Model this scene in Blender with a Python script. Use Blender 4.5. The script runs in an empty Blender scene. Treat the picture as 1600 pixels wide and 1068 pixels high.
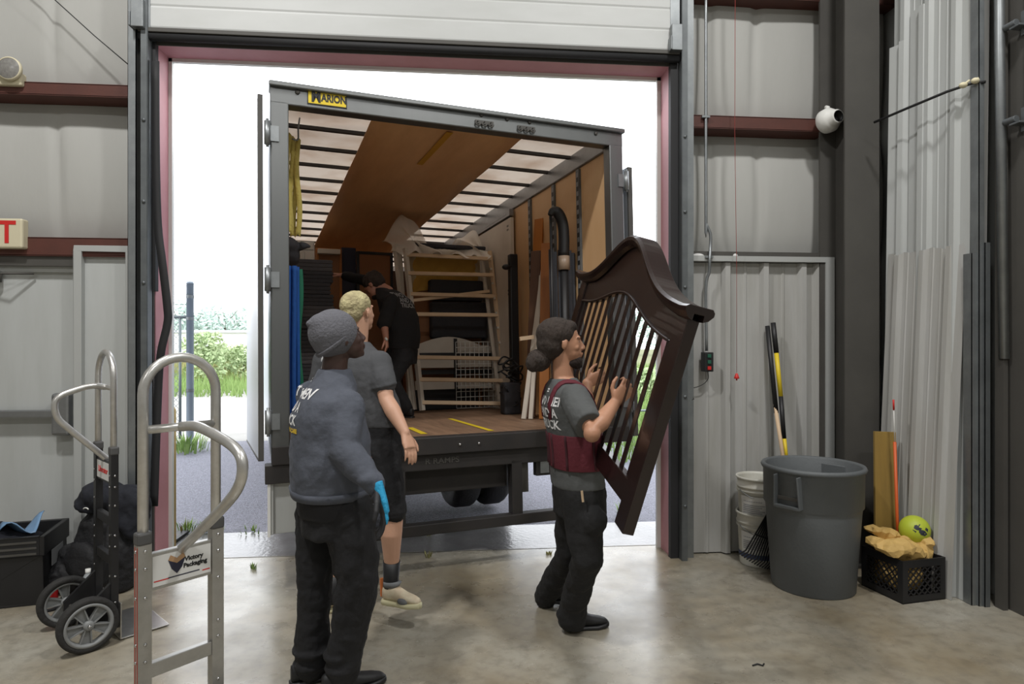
import bpy, bmesh, math, random
from mathutils import Vector, Matrix, Quaternion
from mathutils.bvhtree import BVHTree
random.seed(7)
C = bpy.context.scene.collection
PI = math.pi
V = Vector

# ---------------------------------------------------------------- camera, sky, lamps, exposure
YAW = math.atan2(.0932, .9956)
CAM = V((0, -4.653, 1.6))
RT = V((math.cos(YAW), -math.sin(YAW), 0)); FW = V((math.sin(YAW), math.cos(YAW), 0)); UP = V((0, 0, 1))
cd = bpy.data.cameras.new('camera'); cam = bpy.data.objects.new('camera', cd); C.objects.link(cam)
cd.sensor_width = 36; cd.lens = 22.5; cd.clip_end = 500; cd.clip_start = .05
cam.location = CAM; cam.rotation_euler = (PI/2, 0, -YAW)
bpy.context.scene.camera = cam
vs = bpy.context.scene.view_settings
vs.view_transform = 'Standard'; vs.look = 'None'; vs.gamma = 1; vs.use_curve_mapping = False; vs.exposure = 0.0
w = bpy.data.worlds.new('overcast'); bpy.context.scene.world = w; w.use_nodes = True
bg = w.node_tree.nodes['Background']; bg.inputs[0].default_value = (.93, .96, 1, 1); bg.inputs[1].default_value = 3.6
def area(name, loc, size, power, col=(1, .985, .965), aim=(0, 0, -1)):
    l = bpy.data.lights.new(name, 'AREA'); l.shape = 'RECTANGLE'; l.size, l.size_y = size; l.energy = power; l.color = col
    o = bpy.data.objects.new(name, l); o.location = loc; C.objects.link(o)
    o.rotation_euler = V(aim).to_track_quat('-Z', 'Y').to_euler()
area('high_bay_lamp_a', (-2.2, -3.1, 6.7), (.4, .4), 235)
area('high_bay_lamp_b', (2.0, -3.3, 6.7), (.4, .4), 175)
area('high_bay_lamp_c', (-4.5, -8.5, 6.6), (1.2, .5), 120)
area('high_bay_lamp_d', (1.2, -8, 6.6), (1.2, .5), 135)

# ---------------------------------------------------------------- points: camera-aligned metres and pixels at a depth
def cw(x, d, z): return CAM.copy() - V((0, 0, 1.6)) + RT*x + FW*d + V((0, 0, z))
def cp(px, py, d): return cw((px-800)/1000*d, d, 1.6+(534-py)/1000*d)
def cdir(x, d, z=0): return (RT*x + FW*d + UP*z).normalized()
def gp(px, py, z=0):
    d = (1.6-z)*1000/(py-534); return cp(px, py, d)
def wp(px, py, y=0.0):
    r = RT*((px-800)/1000) + FW + UP*((534-py)/1000); return CAM + r*((y-CAM.y)/r.y)
def wpx(px, x):
    r = RT*((px-800)/1000) + FW; return CAM + r*(x/r.x)

# ---------------------------------------------------------------- materials
MC = {}
def lin(c): return tuple(((v/255)/12.92 if v/255 <= .04045 else ((v/255+.055)/1.055)**2.4) for v in c)
def mat(name, col, rough=.6, metal=0, noise=None, bump=None, streak=None, alpha=1, spec=.5, trans=0, coat=0):
    """col in sRGB 0-255; noise=(scale, amount, second colour); bump=(scale, strength); streak stretches noise (x,y,z)"""
    if name in MC: return MC[name]
    m = bpy.data.materials.new(name); m.use_nodes = True; nt = m.node_tree; b = nt.nodes['Principled BSDF']
    c = lin(col) + (1,)
    b.inputs['Base Color'].default_value = c; b.inputs['Roughness'].default_value = rough
    b.inputs['Metallic'].default_value = metal; b.inputs['Alpha'].default_value = alpha
    b.inputs['Specular IOR Level'].default_value = spec; b.inputs['Transmission Weight'].default_value = trans
    b.inputs['Coat Weight'].default_value = coat
    if noise or bump:
        tc = nt.nodes.new('ShaderNodeTexCoord'); mp = nt.nodes.new('ShaderNodeMapping'); nt.links.new(tc.outputs['Object'], mp.inputs[0])
        if streak: mp.inputs['Scale'].default_value = streak
    if noise:
        n = nt.nodes.new('ShaderNodeTexNoise'); n.inputs['Scale'].default_value = noise[0]; n.inputs['Detail'].default_value = 6; n.inputs['Roughness'].default_value = .65
        nt.links.new(mp.outputs[0], n.inputs['Vector'])
        r = nt.nodes.new('ShaderNodeMapRange'); r.inputs[1].default_value = .35; r.inputs[2].default_value = .68; r.inputs[4].default_value = noise[1]
        nt.links.new(n.outputs['Fac'], r.inputs[0])
        mx = nt.nodes.new('ShaderNodeMix'); mx.data_type = 'RGBA'; mx.inputs[6].default_value = c
        mx.inputs[7].default_value = lin(noise[2] if len(noise) > 2 else [v*.6 for v in col]) + (1,)
        nt.links.new(r.outputs[0], mx.inputs[0]); nt.links.new(mx.outputs[2], b.inputs['Base Color'])
    if bump:
        n = nt.nodes.new('ShaderNodeTexNoise'); n.inputs['Scale'].default_value = bump[0]; n.inputs['Detail'].default_value = 5
        nt.links.new(mp.outputs[0], n.inputs['Vector'])
        bu = nt.nodes.new('ShaderNodeBump'); bu.inputs['Strength'].default_value = bump[1]; bu.inputs['Distance'].default_value = .02
        nt.links.new(n.outputs['Fac'], bu.inputs['Height']); nt.links.new(bu.outputs[0], b.inputs['Normal'])
    MC[name] = m; return m

mWall = mat('insulation_facing', (178, 178, 174), .75, noise=(1.2, .35, (160, 160, 156)), bump=(9, .15), streak=(1, 1, .35))
mPanel = mat('painted_metal_panel', (184, 187, 186), .5, noise=(2.5, .5, (160, 162, 158)), streak=(1.5, 1, .25))
mPanelOld = mat('weathered_metal_panel', (178, 178, 176), .55, noise=(2.2, .6, (148, 146, 138)), streak=(3, 3, .3))
mTrim = mat('grey_trim', (170, 172, 170), .5)
mGirt = mat('red_oxide_steel', (88, 48, 39), .6, noise=(6, .5, (66, 38, 32)))
mJamb = mat('red_primer_jamb', (190, 136, 142), .6, noise=(3, .5, (168, 114, 118)))
mSteelD = mat('dark_grey_steel', (78, 76, 72), .6, noise=(3, .4, (60, 58, 56)))
mGalv = mat('galvanised_steel', (150, 154, 156), .42, .75, noise=(7, .5, (110, 114, 116)))
mGalvD = mat('dull_galvanised_steel', (112, 116, 118), .5, .6, noise=(7, .5, (80, 84, 86)))
mRub = mat('black_rubber', (34, 34, 36), .7)
mBlack = mat('black_paint', (26, 26, 28), .5)
mDoorW = mat('white_door_skin', (196, 198, 197), .5, noise=(2, .35, (178, 180, 177)), streak=(1, 1, 3))
mWhite = mat('white_paint', (222, 222, 218), .5)
mCream = mat('cream_plastic', (206, 198, 170), .5)
mRed = mat('red_plastic', (200, 40, 36), .5)
mGreen = mat('green_plastic', (30, 90, 70), .5)
mYel = mat('yellow_paint', (224, 196, 40), .5)
mAlu = mat('brushed_aluminium', (196, 194, 190), .33, .95, noise=(30, .3, (150, 148, 146)), streak=(1, 1, .05))
mAluD = mat('dull_aluminium', (150, 152, 154), .4, .85, noise=(20, .3, (120, 122, 124)))
mChrome = mat('bright_steel', (206, 206, 208), .2, 1)

WM = {}
I4 = Matrix.Identity(4)
def place(o, parent=None, M=None):
    """M is a WORLD matrix; with no M the mesh is in its parent's own coordinates"""
    if parent:
        pw = WM.get(parent.name, I4); o.parent = parent
        if M is not None: o.matrix_parent_inverse = pw.inverted(); o.matrix_basis = M; WM[o.name] = M.copy()
        else: WM[o.name] = pw.copy()
    else:
        M = I4 if M is None else M; o.matrix_basis = M; WM[o.name] = M.copy()
# ---------------------------------------------------------------- mesh builder
class MB:
    def __init__(s): s.v = []; s.f = []; s.m = []; s.sm = []
    def add(s, vs, fs, mi=0, sm=False):
        n = len(s.v); s.v += [tuple(v) for v in vs]; s.f += [tuple(i+n for i in f) for f in fs]
        s.m += [mi]*len(fs); s.sm += [sm]*len(fs); return s
    def box(s, lo, hi, M=None, mi=0):
        x0, y0, z0 = lo; x1, y1, z1 = hi
        vs = [V(p) for p in ((x0,y0,z0),(x1,y0,z0),(x1,y1,z0),(x0,y1,z0),(x0,y0,z1),(x1,y0,z1),(x1,y1,z1),(x0,y1,z1))]
        if M: vs = [M @ v for v in vs]
        return s.add(vs, [(0,3,2,1),(4,5,6,7),(0,1,5,4),(1,2,6,5),(2,3,7,6),(3,0,4,7)], mi)
    def beam(s, a, b, wx, wy, up=(0, 0, 1), mi=0, w2=None):
        a = V(a); b = V(b); d = (b-a).normalized(); u = V(up)
        x = d.cross(u)
        if x.length < 1e-3: x = d.cross(V((1, 0, 0)))
        x.normalize(); y = x.cross(d).normalized(); vs = []
        for p, k in ((a, 1), (b, w2 or 1)):
            for sx, sy in ((-1,-1),(1,-1),(1,1),(-1,1)): vs.append(p + x*(sx*wx/2*k) + y*(sy*wy/2*k))
        return s.add(vs, [(0,3,2,1),(4,5,6,7),(0,1,5,4),(1,2,6,5),(2,3,7,6),(3,0,4,7)], mi)
    def tube(s, pts, r, n=10, mi=0, caps=True, flat=None):
        pts = [V(p) for p in pts]; rs = r if isinstance(r, (list, tuple)) else [r]*len(pts); vs = []; fs = []
        t0 = (pts[1]-pts[0]).normalized(); x = t0.orthogonal().normalized()
        if flat: x = V(flat).normalized()
        for i, p in enumerate(pts):
            if i == 0: t = t0
            elif i == len(pts)-1: t = (pts[i]-pts[i-1]).normalized()
            else: t = ((pts[i]-pts[i-1]).normalized() + (pts[i+1]-pts[i]).normalized()).normalized()
            x = (x - t*x.dot(t)).normalized(); y = t.cross(x)
            for k in range(n):
                a = 2*PI*k/n; vs.append(p + x*(math.cos(a)*rs[i]) + y*(math.sin(a)*rs[i]))
        for i in range(len(pts)-1):
            for k in range(n): fs.append((i*n+k, i*n+(k+1)%n, (i+1)*n+(k+1)%n, (i+1)*n+k))
        s.add(vs, fs, mi, True)
        if caps:
            L = len(pts)-1
            s.add([vs[k] for k in range(n)], [tuple(range(n))[::-1]], mi); s.add([vs[L*n+k] for k in range(n)], [tuple(range(n))], mi)
        return s
    def lathe(s, prof, n=24, M=None, mi=0, sm=True, close=False):
        vs = []; fs = []; L = len(prof)
        for r, z in prof:
            for k in range(n):
                a = 2*PI*k/n; v = V((r*math.cos(a), r*math.sin(a), z)); vs.append(M @ v if M else v)
        for i in range(L-1 if not close else L):
            j = (i+1) % L
            for k in range(n): fs.append((i*n+k, i*n+(k+1)%n, j*n+(k+1)%n, j*n+k))
        return s.add(vs, fs, mi, sm)
    def ell(s, c, r, R=None, n=16, m=10, mi=0):
        vs = []; fs = []; c = V(c)
        for i in range(m+1):
            t = PI*i/m
            for k in range(n):
                a = 2*PI*k/n; p = V((r[0]*math.sin(t)*math.cos(a), r[1]*math.sin(t)*math.sin(a), r[2]*math.cos(t)))
                vs.append(c + (R @ p if R else p))
        for i in range(m):
            for k in range(n): fs.append((i*n+k, (i+1)*n+k, (i+1)*n+(k+1)%n, i*n+(k+1)%n))
        return s.add(vs, fs, mi, True)
    def loft(s, secs, n=24, p=2.4, mi=0):
        """secs: (centre, u vector, ru, v vector, rv); closed solid"""
        vs = []; fs = []
        for c, u, ru, v, rv in secs:
            c = V(c)
            for k in range(n):
                a = 2*PI*k/n; ca, sa = math.cos(a), math.sin(a)
                vs.append(c + V(u)*(ru*math.copysign(abs(ca)**(2/p), ca)) + V(v)*(rv*math.copysign(abs(sa)**(2/p), sa)))
        L = len(secs)
        for i in range(L-1):
            for k in range(n): fs.append((i*n+k, i*n+(k+1)%n, (i+1)*n+(k+1)%n, (i+1)*n+k))
        fs.append(tuple(range(n))[::-1]); fs.append(tuple((L-1)*n+k for k in range(n)))
        return s.add(vs, fs, mi, True)
    def prism(s, poly, a, b, M=None, mi=0):
        """poly in (x,z), extruded along y from a to b"""
        n = len(poly); vs = [V((x, a, z)) for x, z in poly] + [V((x, b, z)) for x, z in poly]
        if M: vs = [M @ v for v in vs]
        fs = [tuple(range(n)), tuple(range(n, 2*n))[::-1]] + [(k, n+k, n+(k+1)%n, (k+1)%n) for k in range(n)]
        return s.add(vs, fs, mi)
    def grid(s, f, nx, ny, mi=0, sm=True):
        vs = [f(i/nx, j/ny) for j in range(ny+1) for i in range(nx+1)]
        fs = [(j*(nx+1)+i, j*(nx+1)+i+1, (j+1)*(nx+1)+i+1, (j+1)*(nx+1)+i) for j in range(ny) for i in range(nx)]
        return s.add(vs, fs, mi, sm)
    def build(s, name, mats, parent=None, M=None, bevel=0, fix=True, solid=0, kind=None, label=None):
        me = bpy.data.meshes.new(name); me.from_pydata(s.v, [], s.f)
        mats = mats if isinstance(mats, (list, tuple)) else [mats]
        for m in mats: me.materials.append(m)
        me.polygons.foreach_set('material_index', s.m); me.polygons.foreach_set('use_smooth', s.sm)
        if fix:
            bm = bmesh.new(); bm.from_mesh(me); bmesh.ops.remove_doubles(bm, verts=bm.verts, dist=1e-6)
            bmesh.ops.recalc_face_normals(bm, faces=bm.faces); bm.to_mesh(me); bm.free()
        me.update(); o = bpy.data.objects.new(name, me); C.objects.link(o)
        place(o, parent, M)
        if solid:
            md = o.modifiers.new('s', 'SOLIDIFY'); md.thickness = solid; md.offset = 0
        if bevel:
            md = o.modifiers.new('b', 'BEVEL'); md.width = bevel; md.segments = 2; md.limit_method = 'ANGLE'; md.angle_limit = .7
            md.harden_normals = False
        if kind: o['kind'] = kind
        if label: o['label'] = label
        return o

def tag(o, label, cat, group=None, kind=None):
    o['label'] = label; o['category'] = cat
    if group: o['group'] = group
    if kind: o['kind'] = kind
    return o
def empty(name, M, label=None, cat=None, group=None):
    o = bpy.data.objects.new(name, None); C.objects.link(o); o.empty_display_size = .1
    place(o, None, M if isinstance(M, Matrix) else Matrix.Translation(M))
    if label: tag(o, label, cat, group)
    return o
def struct(name, mb, m, **k):
    o = mb.build(name, m, **k); o['kind'] = 'structure'; return o
def copy_tree(o, parent=None):
    c = o.copy(); C.objects.link(c)
    if parent: c.parent = parent
    for ch in o.children: copy_tree(ch, c)
    return c
def frame(o, x, y, z=None):
    x = V(x).normalized(); y = V(y); y = (y - x*y.dot(x)).normalized(); z = x.cross(y)
    M = Matrix((x, y, z)).transposed().to_4x4(); M.translation = V(o); return M
def arc(c, r, a0, a1, n, ux, uy):
    c = V(c); return [c + V(ux)*(r*math.cos(a0+(a1-a0)*i/n)) + V(uy)*(r*math.sin(a0+(a1-a0)*i/n)) for i in range(n+1)]
def smooth_path(pts, n=6):
    pts = [V(p) for p in pts]; out = []
    P = [pts[0]*2-pts[1]] + pts + [pts[-1]*2-pts[-2]]
    for i in range(1, len(P)-2):
        for k in range(n):
            t = k/n; a, b, c, d = P[i-1], P[i], P[i+1], P[i+2]
            out.append(.5*((2*b) + (c-a)*t + (2*a-5*b+4*c-d)*t*t + (3*b-a-3*c+d)*t*t*t))
    out.append(pts[-1]); return out
FONTC = {}
def text(name, s, size, M, m, parent=None, bold=0, ext=.0008, sx=1, project=None, off=.003, align='CENTER', sub=0):
    """lettering as a mesh lying in the XY plane of M, read along +X; project = BVH tree to lay it on (along -Z of M)"""
    cu = bpy.data.curves.new(name, 'FONT'); cu.body = s; cu.size = size; cu.offset = bold; cu.align_x = align; cu.align_y = 'CENTER'; cu.resolution_u = 3
    if not project: cu.extrude = ext
    o = bpy.data.objects.new(name, cu); C.objects.link(o); bpy.context.view_layer.update()
    me = bpy.data.meshes.new_from_object(o.evaluated_get(bpy.context.evaluated_depsgraph_get()))
    bpy.data.objects.remove(o); bpy.data.curves.remove(cu)
    bm = bmesh.new(); bm.from_mesh(me)
    for v in bm.verts: v.co.x *= sx
    if project:
        bmesh.ops.triangulate(bm, faces=bm.faces)
        for _ in range(3):
            es = [e for e in bm.edges if e.calc_length() > .012]
            if not es: break
            bmesh.ops.subdivide_edges(bm, edges=es, cuts=1); bmesh.ops.triangulate(bm, faces=bm.faces)
        dr = -(M.to_3x3() @ V((0, 0, 1)))
        bad = []
        for v in bm.verts:
            w0 = M @ v.co; h = project.ray_cast(w0, dr, 1.0)
            if h[0] is None or h[1].dot(dr) > -.45: bad.append(v)
            else: v.co = h[0] + h[1]*off
        bmesh.ops.delete(bm, geom=bad, context='VERTS')
    bm.to_mesh(me); bm.free(); me.materials.clear(); me.materials.append(m)
    o = bpy.data.objects.new(name, me); C.objects.link(o)
    place(o, parent, Matrix.Identity(4) if project else M); return o
def bvh(o):
    bpy.context.view_layer.update(); dg = bpy.context.evaluated_depsgraph_get(); e = o.evaluated_get(dg); me = e.to_mesh()
    vs = [o.matrix_world @ v.co for v in me.vertices]; fs = [tuple(p.vertices) for p in me.polygons]
    e.to_mesh_clear(); return BVHTree.FromPolygons(vs, fs)
# ================================================================ THE BUILDING
XL, XR, ZT = -2.05, 1.62, 3.66        # door opening
XW = 3.42                             # right wall
def nodes_floor():
    m = mat('polished_concrete', (142, 134, 116), .34, spec=.8); nt = m.node_tree; b = nt.nodes['Principled BSDF']; L = nt.links.new
    tc = nt.nodes.new('ShaderNodeTexCoord'); 
    def noise(sc, det=6): n = nt.nodes.new('ShaderNodeTexNoise'); n.inputs['Scale'].default_value = sc; n.inputs['Detail'].default_value = det; n.inputs['Roughness'].default_value = .6; L(tc.outputs['Object'], n.inputs['Vector']); return n
    def rng(n, a, b_, c, d): r = nt.nodes.new('ShaderNodeMapRange'); r.inputs[1].default_value = a; r.inputs[2].default_value = b_; r.inputs[3].default_value = c; r.inputs[4].default_value = d; L(n.outputs[0], r.inputs[0]); return r
    n1 = noise(1.1); r1 = rng(n1, .35, .65, 0, 1); mx = nt.nodes.new('ShaderNodeMix'); mx.data_type = 'RGBA'
    mx.inputs[6].default_value = lin((166, 162, 150))+(1,); mx.inputs[7].default_value = lin((136, 124, 102))+(1,); L(r1.outputs[0], mx.inputs[0])
    n2 = noise(14); r2 = rng(n2, .45, .75, 0, .5); m2 = nt.nodes.new('ShaderNodeMix'); m2.data_type = 'RGBA'; m2.inputs[7].default_value = lin((96, 90, 80))+(1,)
    L(mx.outputs[2], m2.inputs[6]); L(r2.outputs[0], m2.inputs[0]); L(m2.outputs[2], b.inputs['Base Color'])
    n3 = noise(2.3); r3 = rng(n3, .3, .7, .17, .40); L(r3.outputs[0], b.inputs['Roughness'])
    bu = nt.nodes.new('ShaderNodeBump'); bu.inputs['Strength'].default_value = .06; n4 = noise(20); L(n4.outputs[0], bu.inputs['Height']); L(bu.outputs[0], b.inputs['Normal'])
    return m
mFloor = nodes_floor()
struct('floor', MB().box((-8, -12.5, -.2), (XW+.15, .28, 0)), mFloor)
mSlab = mat('wet_driveway_concrete', (126, 125, 126), .22, noise=(1.6, .8, (88, 86, 84)), bump=(30, .12))
struct('driveway_apron', MB().box((-9, .29, -.2), (9, .93, -.004)), mSlab)
mAsph = mat('speckled_asphalt', (140, 140, 152),   .8, noise=(75, .95, (72, 72, 80)), bump=(90, .5))
struct('asphalt_lot', MB().box((-14, .93, -.25), (9, 6.2, -.02)), mAsph)
mOld = mat('bleached_pavement', (158, 156, 152), .85, noise=(2, .5, (124, 122, 116)), bump=(20, .2))
struct('old_pavement', MB().box((-30, 6.2, -.3), (-2.4, 19, -.04)), mOld)
mGrass0 = mat('meadow_ground', (88, 104, 60), .9, noise=(3, .8, (124, 112, 80)), bump=(10, .5))
struct('meadow_ground', MB().box((-120, 19, -.4), (-2.4, 140, -.05)).box((-2.4, 6.2, -.4), (60, 140, -.05)).box((9, -1, -.4), (60, 6.2, -.05)), mGrass0)

# threshold joint and cracks in the slab
mCrack = mat('dark_joint', (52, 50, 46), .9)
jm = MB(); jm.box((XL-.4, .262, 0), (XR+.3, .27, .0012)); struct('threshold_joint', jm, mCrack)

# walls: insulated skin set back behind the girts
YS = .17
def skin(x0, x1, z0, z1, seams, y=YS):
    """blanket insulation facing: bulges between girts and is pinched at its seams"""
    nx = max(8, int((x1-x0)/.03)); nz = max(8, int((z1-z0)/.08))
    def f(u, v):
        x = x0+(x1-x0)*u; z = z0+(z1-z0)*v; b = .05*math.sin(PI*v)**.6
        for s in seams:
            dd = (x-s-.02*math.sin(z*3))/.03; b *= 1-.55*math.exp(-dd*dd)
        b += .004*math.sin(x*9+z*2)
        return V((x, y-b, z))
    return MB().grid(f, nx, nz)
def wallbox(name, lo, hi): return struct(name, MB().box(lo, hi), mWall)
wallbox('wall_back_left', (-8, YS+.01, 0), (XL-.05, .30, 7))
wallbox('wall_back_right', (XR+.05, YS+.01, 0), (XW+.15, .30, 7))
wallbox('wall_back_top', (XL-.05, YS+.01, ZT+.06), (XR+.05, .30, 7))
struct('wall_right', MB().box((XW, -12.5, 0), (XW+.15, YS, 7)), mPanel)
wallbox('wall_left', (-8.15, -12.5, 0), (-8, .3, 7)); wallbox('wall_front', (-8, -12.65, 0), (XW, -12.5, 7))
struct('ceiling', MB().box((-8.15, -12.65, 7), (XW+.15, .3, 7.1)), mWall)
# insulation facings
zg = ((2.34, 3.28), (3.40, 4.6))
for nm, x0, x1, seams in (('left', -3.95, -2.20, (-2.78,)), ('right', 1.73, XW-.02, (1.98, 2.36))):
    for k, (z0, z1) in enumerate(zg):
        if nm == 'right': z0, z1 = ((2.28, 3.20), (3.31, 4.6))[k]
        o = skin(x0, x1, z0, z1, seams).build('wall_insulation_'+nm, mWall); o['kind'] = 'structure'
# girts (C-sections)
def girt(name, x0, x1, z0, z1, m=mGirt):
    mb = MB(); mb.box((x0, -.015, z0), (x1, 0, z1)).box((x0, -.015, z1-.004), (x1, YS, z1+.004)).box((x0, -.015, z0-.004), (x1, YS, z0+.004))
    return struct(name, mb, m)
girt('trim_1', -3.95, -2.19, 3.285, 3.365); girt('trim_2', 1.745, 2.86, 3.205, 3.295)
girt('trim_3', -3.95, -2.19, 2.19, 2.31)
# upper girts out of frame, they shade the wall top
girt('trim_4', -3.95, -2.19, 4.55, 4.65); girt('trim_5', 1.745, XW, 4.2, 4.3)
# liner panel of ribbed metal below the right wall's ledge
def ribbed(x0, x1, y, ribs, depth=.03, wr=.035):
    pts = [(x0, y)]
    for r in ribs: pts += [(r-wr, y), (r-wr*.45, y-depth), (r+wr*.45, y-depth), (r+wr, y)]
    pts.append((x1, y)); return pts
def extr(pts, z0, z1, th=.004, mb=None):
    mb = mb or MB(); n = len(pts); a = [V((x, y, z0)) for x, y in pts]; b = [V((x, y, z1)) for x, y in pts]
    return mb.add(a+b, [(i, i+1, n+i+1, n+i) for i in range(n-1)])
ribs = [wp(px, 600).x for px in (1137, 1197, 1256)]
pts = ribbed(1.745, 2.92, .035, [1.775]+ribs+[2.80], .04, .04)
def minor(pts, step=.1):
    out = [pts[0]]
    for a, b in zip(pts, pts[1:]):
        if b[0]-a[0] > .15:
            n = int((b[0]-a[0])/step)
            for k in range(1, n):
                x = a[0]+(b[0]-a[0])*k/n; out += [(x-.014, a[1]), (x-.007, a[1]-.006), (x+.007, a[1]-.006), (x+.014, a[1])]
        out.append(b)
    return out
o = extr(minor(pts), 0.01, 2.2).build('trim_6', mPanelOld, solid=.003); o['kind'] = 'structure'
struct('trim_7', MB().box((1.745, -.03, 2.205), (2.90, .05, 2.245)).box((2.83, -.03, 0), (2.9, .05, 2.205)), mTrim)
struct('trim_8', MB().box((1.745, -.01, 2.245), (2.90, .17, 2.28)), mSteelD)
# framed liner beside the left door
struct('trim_9', MB().box((-2.57, -.03, 2.22), (-2.19, .02, 2.26)).box((-2.57, -.03, 0), (-2.52, .02, 2.22)).box((-2.235, -.03, 0), (-2.19, .02, 2.22)), mTrim, bevel=.003)
struct('trim_10', MB().box((-2.53, .015, 0), (-2.2, .03, 2.23)), mPanel)
struct('trim_11', MB().box((-3.95, .0, 2.12), (-2.57, .1, 2.19)), mSteelD)
# exit door (flush) with push bar and closer
d1 = empty('door_1', V((-3.55, .05, 0))); d1['kind'] = 'structure'
MB().box((-3.6, .06, 0), (-2.575, .12, 2.12)).build('door_leaf', mPanel, d1, I4, bevel=.002)
MB().box((-3.60, .03, 2.08), (-2.57, .06, 2.12)).box((-2.6, .03, 0), (-2.57, .06, 2.08)).build('door_frame', mTrim, d1, I4)
pb = MB().box((-3.45, -.02, 1.085), (-2.63, .03, 1.135)).build('push_bar', mAluD, d1, I4, bevel=.006)
MB().box((-2.72, -.03, .96), (-2.60, .06, 1.25)).build('bar_housing', mAluD, pb, I4, bevel=.02)
MB().tube([(-3.35, 0, 2.05), (-3.0, -.06, 2.06), (-2.86, .03, 2.07)], .008).lathe([(0, -.03), (.035, -.03), (.035, .03), (0, .03)], 16, Matrix.Translation((-3.1, .02, 2.04))).build('door_closer', mSteelD, d1, I4)

# ---- big roll-up door opening: jambs, tracks, seals
def chan(x0, x1, y0, y1, z0, z1, mb=None): return (mb or MB()).box((x0, y0, z0), (x1, y1, z1))
struct('trim_12', chan(XL-.05, XL, 0, .21, 0, ZT+.05), mJamb); struct('trim_13', chan(XR, XR+.05, 0, .21, 0, ZT+.05), mJamb)
struct('trim_14', chan(XL, XR, 0, .21, ZT, ZT+.05), mJamb)
# white outer returns of the opening
struct('trim_15', chan(XL, XL+.025, .205, .24, 0, ZT).box((XR-.03, .205, 0), (XR, .24, ZT)).box((XL, .205, ZT-.025), (XR, .24, ZT)), mWhite)
def track(name, s, xo):
    mb = MB()
    # flat flange, return and inner lip of the vertical track
    mb.box((xo-.02, -.05, 0), (xo+.02, -.045, 4.6)).box((xo-s*.02-.003, -.11, 0), (xo-s*.02+.003, -.045, 4.6)).box((xo-.02, -.115, 0), (xo+.02, -.11, 4.6))
    for z in (.4, 1.2, 2.0, 2.55, 3.1): mb.lathe([(.012, 0), (.012, .008), (0, .008)], 8, Matrix.Translation((xo, -.115, z)) @ Matrix.Rotation(PI/2, 4, 'X'))
    o = mb.build(name, mGalvD); o['kind'] = 'structure'
track('trim_16', -1, -2.075); track('trim_17', 1, 1.695)
struct('trim_18', MB().box((-2.19, -.09, 0), (-2.135, -.085, 4.6)).box((-2.14, -.09, 0), (-2.135, .16, 4.6)).box((-2.19, -.09, 0), (-2.187, 0.15, 4.6)), mGalv)
struct('trim_19', MB().box((1.735, -.05, 0), (1.785, -.045, 4.6)).box((1.733, -.05, 0), (1.738, .16, 4.6)), mGalv)
struct('trim_20', MB().box((-2.135, -.02, 0), (-2.055, .0, 4.6)).box((1.675, -.02, 0), (1.735, 0, 4.6)), mSteelD)
struct('trim_21', MB().box((-2.052, -.045, 1.95), (-2.03, -.0, ZT+.05)).box((1.61, -.05, 0), (1.67, -.0, ZT+.05)), mRub)
# lifted sectional door
dr = empty('door_2', V((0, -.08, ZT))); dr['kind'] = 'structure'
zb = 3.735
for k in range(3):
    z0 = zb + k*.61
    n = 24
    def f(u, v, z0=z0): 
        z = z0+.605*v; g = abs(((v*4) % 1)-.5); return V((-2.04+(1.59+2.04)*u, -.095+(.004 if g > .46 else 0), z))
    MB().grid(f, 2, 48, sm=False).box((-2.04, -.09, z0), (1.59, -.05, z0+.605)).build('door_section', mDoorW, dr, I4)
    MB().box((-2.125, -.1, z0), (-2.04, -.045, z0+.605)).build('end_stile', mGalv, dr, I4); MB().box((1.59, -.1, z0), (1.66, -.045, z0+.605)).build('end_stile', mGalv, dr, I4)
MB().box((-2.12, -.105, zb-.03), (1.66, -.04, zb)).box((-2.12, -.03, zb-.09), (1.66, -.02, zb-.0)).build('bottom_rail', mSteelD, dr, I4, bevel=.004)
MB().tube([(-2.12, -.075, zb-.055), (1.66, -.075, zb-.055)], .028, 8).build('bottom_seal', mRub, dr, I4)
for x in (-2.10, 1.63):
    MB().box((x-.045, -.15, zb-.02), (x+.035, -.1, zb+.17)).box((x-.055, -.16, zb-.02), (x-.045, -.06, zb+.08)).tube([(x, -.11, zb+.1), (x-.03, -.11, zb+.1)], .02, 10).build('bottom_bracket', mGalv, dr, I4, bevel=.004)

# ---- column in the corner
mb = MB().box((2.79, -.33, 0), (3.05, -.315, 6.9)).box((2.79, -.02, 0), (3.05, -.0, 6.9)).box((2.915, -.315, 0), (2.93, -.02, 6.9)).box((2.74, -.38, 0), (3.10, .02, .02))
struct('trim_22', mb, mSteelD)
# ---- second door in the right wall: jamb, track, lifted door
struct('trim_23', MB().box((3.30, -1.09, 0), (XW, -1.06, 6.9)).box((3.32, -1.30, 0), (3.33, -1.06, 6.9)).box((3.345, -1.22, 0), (3.40, -1.16, 6.9)).box((3.27, -1.13, 0), (3.30, -1.07, 6.9)), mSteelD)
struct('trim_24', MB().tube([(3.25, -1.11, 6), (3.26, -1.115, 3.3), (3.285, -1.12, 1.5)], .028, 10), mGalv)
struct('trim_25', MB().box((3.36, -1.42, 0), (3.42, -1.30, 2.75)), mat('brown_jamb', (120, 84, 66), .6))
struct('trim_26', MB().box((3.34, -1.30, 0), (3.36, -1.245, 2.8)), mGalvD)
d3 = empty('door_3', V((3.3, -1.3, 2.8))); d3['kind'] = 'structure'
def s3(u, v):
    g = abs(((v*8) % 1)-.5); return V((3.31+(.004 if g > .46 else 0), -1.30-2.4*u, 2.84+1.8*v))
MB().grid(s3, 2, 96, sm=False).box((3.315, -3.7, 2.84), (3.36, -1.30, 4.64)).build('door_section', mDoorW, d3, I4)
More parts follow.
